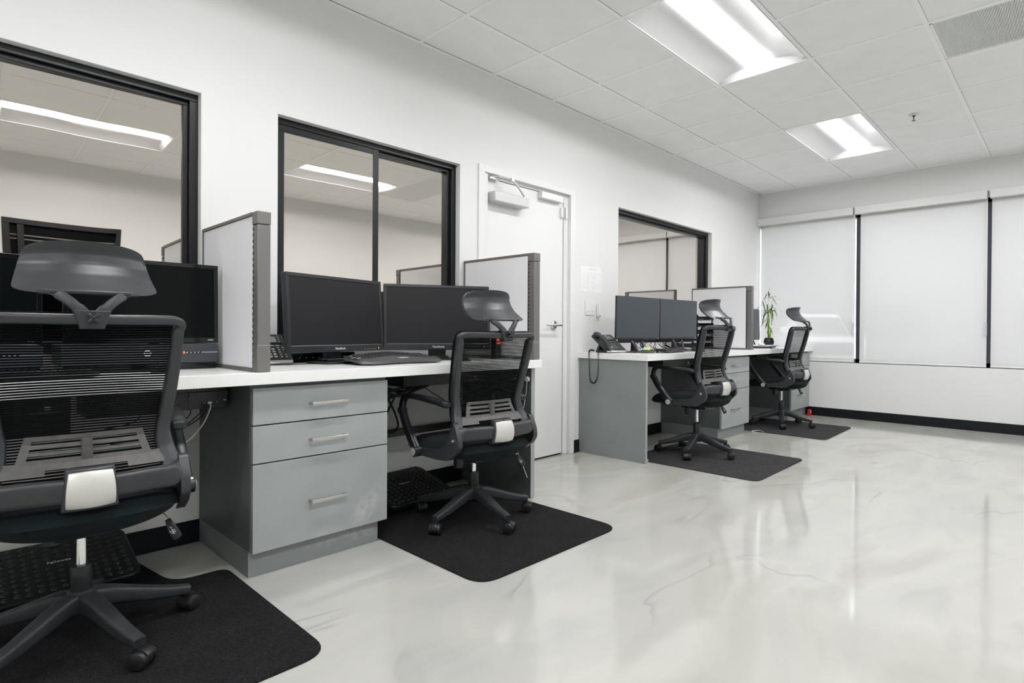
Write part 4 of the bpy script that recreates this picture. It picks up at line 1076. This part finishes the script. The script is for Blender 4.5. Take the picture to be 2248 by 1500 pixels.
# paper pile and bamboo
t = thing('paper_stack', 'untidy pile of papers and folders under the bamboo pot', 'papers', (6.10, -.525, ZT1+.0005), .08)
for k, (w_, d_, z, th, a, mm) in enumerate(((.34, .21, 0, .006, 0, PAPER), (.30, .20, .0065, .014, .15, PAPERG), (.33, .20, .0215, .004, -.08, PAPER), (.34, .21, .0265, .004, .09, PAPER), (.30, .20, .0315, .003, -.14, PAPER))):
    pm = MB(); pm.sheet(lambda u, v: ((u-.5)*w_, (v-.5)*d_, .0035*abs(math.sin(u*PI*1.5+k))*v*(k > 0)), 8, 6, th, axis=(0, 0, 1)); po = pm.build('paper_sheet' if mm is PAPER else 'folder', mm, t); po.location = (0.02*(k % 2), 0, z+.004*(k > 0)); po.rotation_euler = (0, 0, a)
m = MB(); m.loft([(-.16, -.04, .048), (-.09, .0, .052), (-.03, .01, .050)], (.05, .016), n=10, p=3); m.build('crumpled_paper', PAPER, t)
t = thing('potted_bamboo', 'lucky bamboo with green leaves in a small black pot by the window', 'plant', (6.16, -.560, ZT1+.041), .4)
m = MB(); m.lathe([(0, 0), (.042, 0), (.050, .010), (.052, .035), (.045, .062), (.036, .075), (.031, .074), (.034, .060), (0, .055)], n=4*8)
m.build('pot', POTB, t)
m = MB(); m.lathe([(0, .060), (.033, .060)], n=16); m.build('soil', mat('pebbles', (0.08, 0.07, 0.05), 0.9), t)
random.seed(11)
stalks = [(0, 0, .30, .02, .01), (.012, .006, .20, .03, 0), (-.012, .004, .15, -.01, 0), (.006, -.010, .12, .02, -.01)]
for (x, y, h, dx, dy) in stalks:
    m = MB(); m.loft([(x+dx*i/8, y+dy*i/8, .055+h*i/8) for i in range(9)], [(.015-.004*(i/8)+(.0015 if i % 2 else 0),)*2 for i in range(9)], up=(0, 1, 0), n=10); m.build('stalk', STALK, t)
def leaf(m, p0, dirv, L, wdt, droop):
    p0 = Vector(p0); d = Vector(dirv).normalized(); side = d.cross(Vector((0, 0, 1))).normalized()
    vs = []; n = 7
    for i in range(n+1):
        s = i/n; c = p0+d*L*s+Vector((0, 0, -droop*s*s)); ww = wdt*math.sin(PI*min(1, .08+s*.92))**.8*(1-s*.3)
        vs += [c-side*ww/2, c+Vector((0, 0, -ww*.12)), c+side*ww/2]
    fs = []
    for i in range(n):
        a = i*3; fs += [(a, a+1, a+4, a+3), (a+1, a+2, a+5, a+4)]
    m.add(vs, fs)
twl = [((.02, .01, .35), (.03, .0, .60)), ((.0, .0, .30), (-.06, .03, .42)), ((.025, 0, .24), (.09, -.03, .45)), ((-.012, 0, .20), (-.07, -.02, .34)), ((.03, .0, .24), (.10, .02, .30)), ((.01, .0, .34), (.02, .05, .48)), ((.02, -.01, .34), (.05, -.04, .50)), ((0, 0, .18), (-.05, .01, .26))]
for a, b in twl:
    m = MB(); mid = ((a[0]+b[0])/2+.012, (a[1]+b[1])/2, (a[2]+b[2])/2+.02); m.tube([a, mid, b], .0018, 5, 4); tw = m.build('twig', STALK, t)
    lm = MB()
    for k in range(6):
        ang = random.uniform(0, 2*PI); q = Vector(b)+Vector((random.uniform(-.02, .02), random.uniform(-.02, .02), random.uniform(-.12, .02)))
        leaf(lm, q, (math.cos(ang), math.sin(ang), random.uniform(-1.2, .9)), random.uniform(.07, .125), random.uniform(.011, .017), random.uniform(.03, .10))
    lm.build('leaves', LEAF, tw, smooth_deg=60, fix=False)

# ------------------------------------------------------------------ on the wall by the door
t = thing('posted_notice', 'white printed notice taped to the wall between door and window', 'notice', (3.815, -.0015, 1.40), 0)
MB().box(-.145, .140, 0, .001, -.105, .105).build('sheet', PAPER, t)
m = MB(); random.seed(5)
FAINT = mat('faint_print', (0.60, 0.60, 0.60), 0.8)
m.box(-.04, .06, -.0006, 0, .082, .087)
for r in range(13):
    x = -.12
    while x < .115:
        wv = random.uniform(.006, .03)
        if random.random() < .72: m.box(x, min(x+wv, .118), -.0006, 0, .040-r*.0095, .0415-r*.0095)
        x += wv+.006
for x in (-.125, -.05, .03, .12): m.box(x, x+.001, -.0006, 0, -.085, .05)
m.box(-.125, .12, -.0006, 0, .050, .0512); m.box(-.06, .06, -.0006, 0, -.094, -.092)
m.build('print', FAINT, t)
t = thing('light_switch', 'white double light switch plate on the wall below the notice', 'switch', (3.790, -.001, 1.165), 0)
MB().box(-.058, .058, -.006, .0, -.060, .060).build('plate', WHITEP, t, bevel=.002)
for x in (-.028, .028): MB().box(x-.016, x+.016, -.009, -.005, -.033, .033).build('rocker', WHITEP, t, bevel=.0015)
m = MB()
for x in (-.028, .028): m.box(x-.010, x+.010, -.0096, -.0088, -.028, -.025)
m.build('locator_mark', mat('grey_mark', (0.35, 0.35, 0.35), 0.5), t)
t = thing('wall_remote', 'small white remote in a wall cradle beside the light switch', 'remote', (3.905, -.001, 1.145), 0)
MB().box(-.018, .018, -.010, .0, -.05, .055).build('cradle', WHITEP, t, bevel=.005)
m = MB(); m.loft([(0, -.016, -.052), (0, -.018, 0), (0, -.014, .058)], [(.022, .012), (.030, .014), (.024, .010)], up=(0, 1, 0), n=14, p=3); m.build('remote_body', WHITEP, t)
m = MB(); m.cyl((0, -.018, -.045), (0, -.026, -.045), .008); m.build('button', mat('grey_mark', (0.35, 0.35, 0.35), 0.5), t)

# ------------------------------------------------------------------ under the desks
t = thing('small_form_computer', 'black perforated mini computer hung under the near worktop beside the cabinet', 'computer', (.775, -.29, ZT0-.037), 0)
PCB = mat('pc_black', (0.022, 0.026, 0.028), 0.4)
MB().box(-.053, .083, -.11, .09, -.066, 0).build('case', PCB, t, bevel=.002)
MB().box(-.375, .083, -.10, .09, .0005, .034).build('mounting_cradle', MONB, t)
m = MB()
for i in range(42): m.box(-.37+i*.0107, -.365+i*.0107, -.1045, -.1, .004, .030)
m.build('louvre', mat('grille_black', (0.05, 0.055, 0.055), 0.35), t)
m = MB()
for i in range(28):
    for j in range(6):
        x = -.372+i*.0112+(.005 if j % 2 else 0); z = -.062+j*.0105
        m.add([(x, -.1125, z), (x+.0075, -.1125, z+.0055), (x+.0095, -.1125, z+.0035), (x+.002, -.1125, z-.002), (x, -.108, z), (x+.0075, -.108, z+.0055), (x+.0095, -.108, z+.0035), (x+.002, -.108, z-.002)], [(0, 1, 2, 3), (0, 4, 5, 1), (1, 5, 6, 2), (2, 6, 7, 3), (3, 7, 4, 0)])
m.build('perforated_grille', mat('grille_black', (0.05, 0.055, 0.055), 0.35), t)
MB().box(-.380, -.0545, -.1085, .09, -.068, .0).build('side_case', PCB, t)
MB().box(-.060, -.0525, -.114, -.108, -.068, 0).build('corner_bar', PLASD, t)
MB().box(-.014, .0, -.116, -.109, -.050, -.041).build('usb_port', MONG, t)
MB().box(.006, .020, -.118, -.109, -.048, -.040).build('usb_plug', WHITEP, t)
m = MB(); m.box(.066, .076, -.1115, -.109, -.040, -.036); m.box(.040, .043, -.1115, -.109, -.044, -.041); m.build('port_light', WHITEI, t)
cable('white_usb_cable', [(.788, -.410, .671), (.786, -.418, .655), (.765, -.405, .595), (.72, -.39, .535), (.665, -.36, .50), (.60, -.30, .475), (.52, -.2, .47)], .0028, CABW, 'white cable hanging from the mini computer under the near desk')
cables_bundle([[(.764, -.409, .671), (.756, -.412, .645), (.715, -.395, .60), (.66, -.36, .555), (.58, -.30, .53), (.50, -.2, .52)], [(.772, -.409, .671), (.770, -.414, .645), (.745, -.395, .61), (.69, -.37, .575), (.60, -.30, .54), (.50, -.18, .53)],
               [(.725, -.30, .648), (.715, -.29, .62), (.73, -.29, .600), (.75, -.29, .62), (.752, -.30, .648)], [(.60, -.25, .648), (.57, -.22, .60), (.48, -.2, .58)]], 'thin black cables looping below the mini computer at the nearest workstation', r=.0022)
# second bay: big under-desk tray, cable loops, power strip
def under_tray(x, y, label, L=.40, hh=.085):
    t = thing('mounted_computer', label, 'computer', (x, y, ZT0-.002), 0, 'dark computers mounted under the worktops')
    MB().box(-L/2, L/2, -.09, .09, -hh, -.0005).build('case', mat('pc_black', (0.022, 0.026, 0.028), 0.4), t, bevel=.003)
    m = MB(); m.box(L/2-.07, L/2-.055, -.0915, -.089, -.062, -.048); m.build('label_tag', WHITEP, t)
    m = MB(); m.box(L/2-.11, L/2-.03, -.0915, -.0895, -.075, -.07); m.build('slot', POSTG, t)
    return t
under_tray(.06, -.31, 'long dark computer mounted under the near worktop behind the nearest chair', .58, .15)
under_tray(2.02, -.26, 'dark computer mounted under the near worktop behind the second chair', .56)
under_tray(4.55, -.30, 'dark computer mounted under the far worktop left of the third chair', .50)
under_tray(6.45, -.30, 'dark computer mounted under the far worktop in the corner bay', .36)
sp = [[(1.49, -.16, .66), (1.62, -.15, .64), (1.75, -.14, .62), (1.88, -.14, .60), (1.97, -.15, .63), (2.03, -.18, .655)],
      [(1.50, -.12, .68), (1.66, -.12, .66), (1.80, -.12, .63), (1.92, -.12, .645), (2.0, -.15, .655)],
      [(1.50, -.10, .70), (1.60, -.10, .665), (1.75, -.1, .655), (1.9, -.1, .615), (1.96, -.12, .65)],
      [(1.50, -.14, .65), (1.62, -.14, .60), (1.78, -.13, .59), (1.90, -.13, .62), (1.98, -.16, .655)]]
cables_bundle(sp, 'thick sagging bunch of black cables below the near worktop in the second bay', r=.009)
cable('looped_cable', [(1.80, -.10, .60), (1.86, -.09, .50), (1.89, -.08, .42), (1.86, -.08, .385), (1.80, -.08, .40), (1.79, -.09, .45), (1.82, -.09, .52), (1.86, -.1, .60)], .0055, CABLE, 'black power cord hanging in a loop beside the near cabinet')
cable('thin_wire', [(2.00, -.12, .66), (2.12, -.08, .60), (2.25, -.04, .54)], .0025, CABLE, 'thin straight black wire on the wall behind the second chair')
t = thing('power_strip', 'black power strip fixed low on the wall behind the second chair', 'power strip', (2.05, -.022, .375), 0)
MB().box(-.33, .33, -.020, .018, -.024, .016).build('housing', PLASD, t, bevel=.004)
MB().box(-.135, -.110, -.016, .008, .014, .022).build('red_switch', REDP, t, bevel=.002)
t = thing('white_charging_cable', 'white cable with a round plug on the dark inner end panel', 'cable', (2.424, -.595, .69), 0)
m = MB(); m.lathe([(0, 0), (.016, 0), (.0165, .008), (.012, .014), (0, .014)], n=24, M=Matrix.Rotation(-PI/2, 4, 'Y')); pl = m.build('round_plug', WHITEP, t); pl.location = (.006, 0, 0)
m = MB(); m.tube([(0, 0, -.006), (-.002, .01, -.10), (-.006, .035, -.20), (-.03, .08, -.26), (-.09, .12, -.28)], .0026, 8); m.tube([(-.004, 0, .006), (-.03, .02, .015), (-.07, .05, .0)], .0022, 8)
m.tube([(-.055, .02, -.42), (-.03, .0, -.50), (-.004, -.01, -.57)], .0026, 8); m.build('cord', CABW, t)
random.seed(9)
sp = []
for k in range(8):
    x = 3.72+random.random()*.12; sp.append([(x, -.35, .75), (x+random.uniform(-.04, .05), -.36, .70), (x+random.uniform(-.04, .06), -.34, .62), (x+random.uniform(-.05, .09), -.33, .57), (x+random.uniform(0, .1), -.33, .66), (x+.08, -.34, .75)])
cables_bundle(sp, 'tangled cables behind the wide grey end panel under the far worktop', r=.0035)
cable('loose_white_wire', [(5.53, -.66, .012), (5.60, -.62, .010), (5.68, -.66, .010), (5.62, -.72, .010)], .003, CABW, 'short loose white wire on the mat in the corner bay')
# footrests
def footrest(x, y, rz, label):
    t = thing('footrest', label, 'footrest', (x, y, .0066), rz, 'black studded footrests under the near desk')
    R = Matrix.Translation((0, -.16, .050)) @ Matrix.Rotation(math.radians(16), 4, 'X')
    ol = rrect(-.225, .225, 0, .335, .045)
    MB().prism(ol, -.030, 0, R).build('platform', mat('footrest_black', (0.008, 0.010, 0.011), 0.4, spec=0.4), t, bevel=.006)
    m = MB()
    for i in range(13):
        for j in range(10):
            if 5 <= i <= 7 and j == 5: continue
            cx, cy = -.192+i*.032, .028+j*.031+(0.0 if i % 2 else .006); n = 10; vs = [R @ Vector((cx, cy, .005))]
            for k in range(n):
                a = 2*PI*k/n; vs.append(R @ Vector((cx+.0075*math.cos(a), cy+.0075*math.sin(a), .0042)))
            for k in range(n):
                a = 2*PI*k/n; vs.append(R @ Vector((cx+.011*math.cos(a), cy+.011*math.sin(a), -.0005)))
            m.add(vs, [(0, 1+k, 1+(k+1) % n) for k in range(n)]+[(1+k, 11+k, 11+(k+1) % n, 1+(k+1) % n) for k in range(n)])
    m.build('massage_studs', mat('stud_black', (0.020, 0.024, 0.024), 0.38, spec=0.5), t, smooth_deg=50)
    p = R @ Vector((0, .188, .001)); text('logo', 'Fellowes', .020, WHITEI, t, p, (math.radians(16), 0, 0))
    m = MB(); m.box(-.17, .17, -.10, .08, 0, .014); m.box(-.15, -.12, .05, .12, 0, .085); m.box(.12, .15, .05, .12, 0, .085); m.build('base', mat('footrest_black', (0.008, 0.010, 0.011), 0.4), t, bevel=.004)
footrest(.345, -.212, 0.0, 'black studded footrest under the nearest chair')
footrest(1.875, -.190, math.radians(5), 'black studded footrest in the second bay beside the cabinet')
t = thing('red_clip', 'small red plastic object on the floor at the corner cabinet', 'plastic item', (7.20, -.640, .0005), 0)
m = MB(); m.box(-.022, .022, -.02, .02, 0, .030); m.box(-.014, .022, -.016, .016, .030, .072); m.build('body', REDP, t, bevel=.004)
m = MB(); m.box(-.012, .01, -.021, -.0195, .035, .06); m.build('label', WHITEP, t)
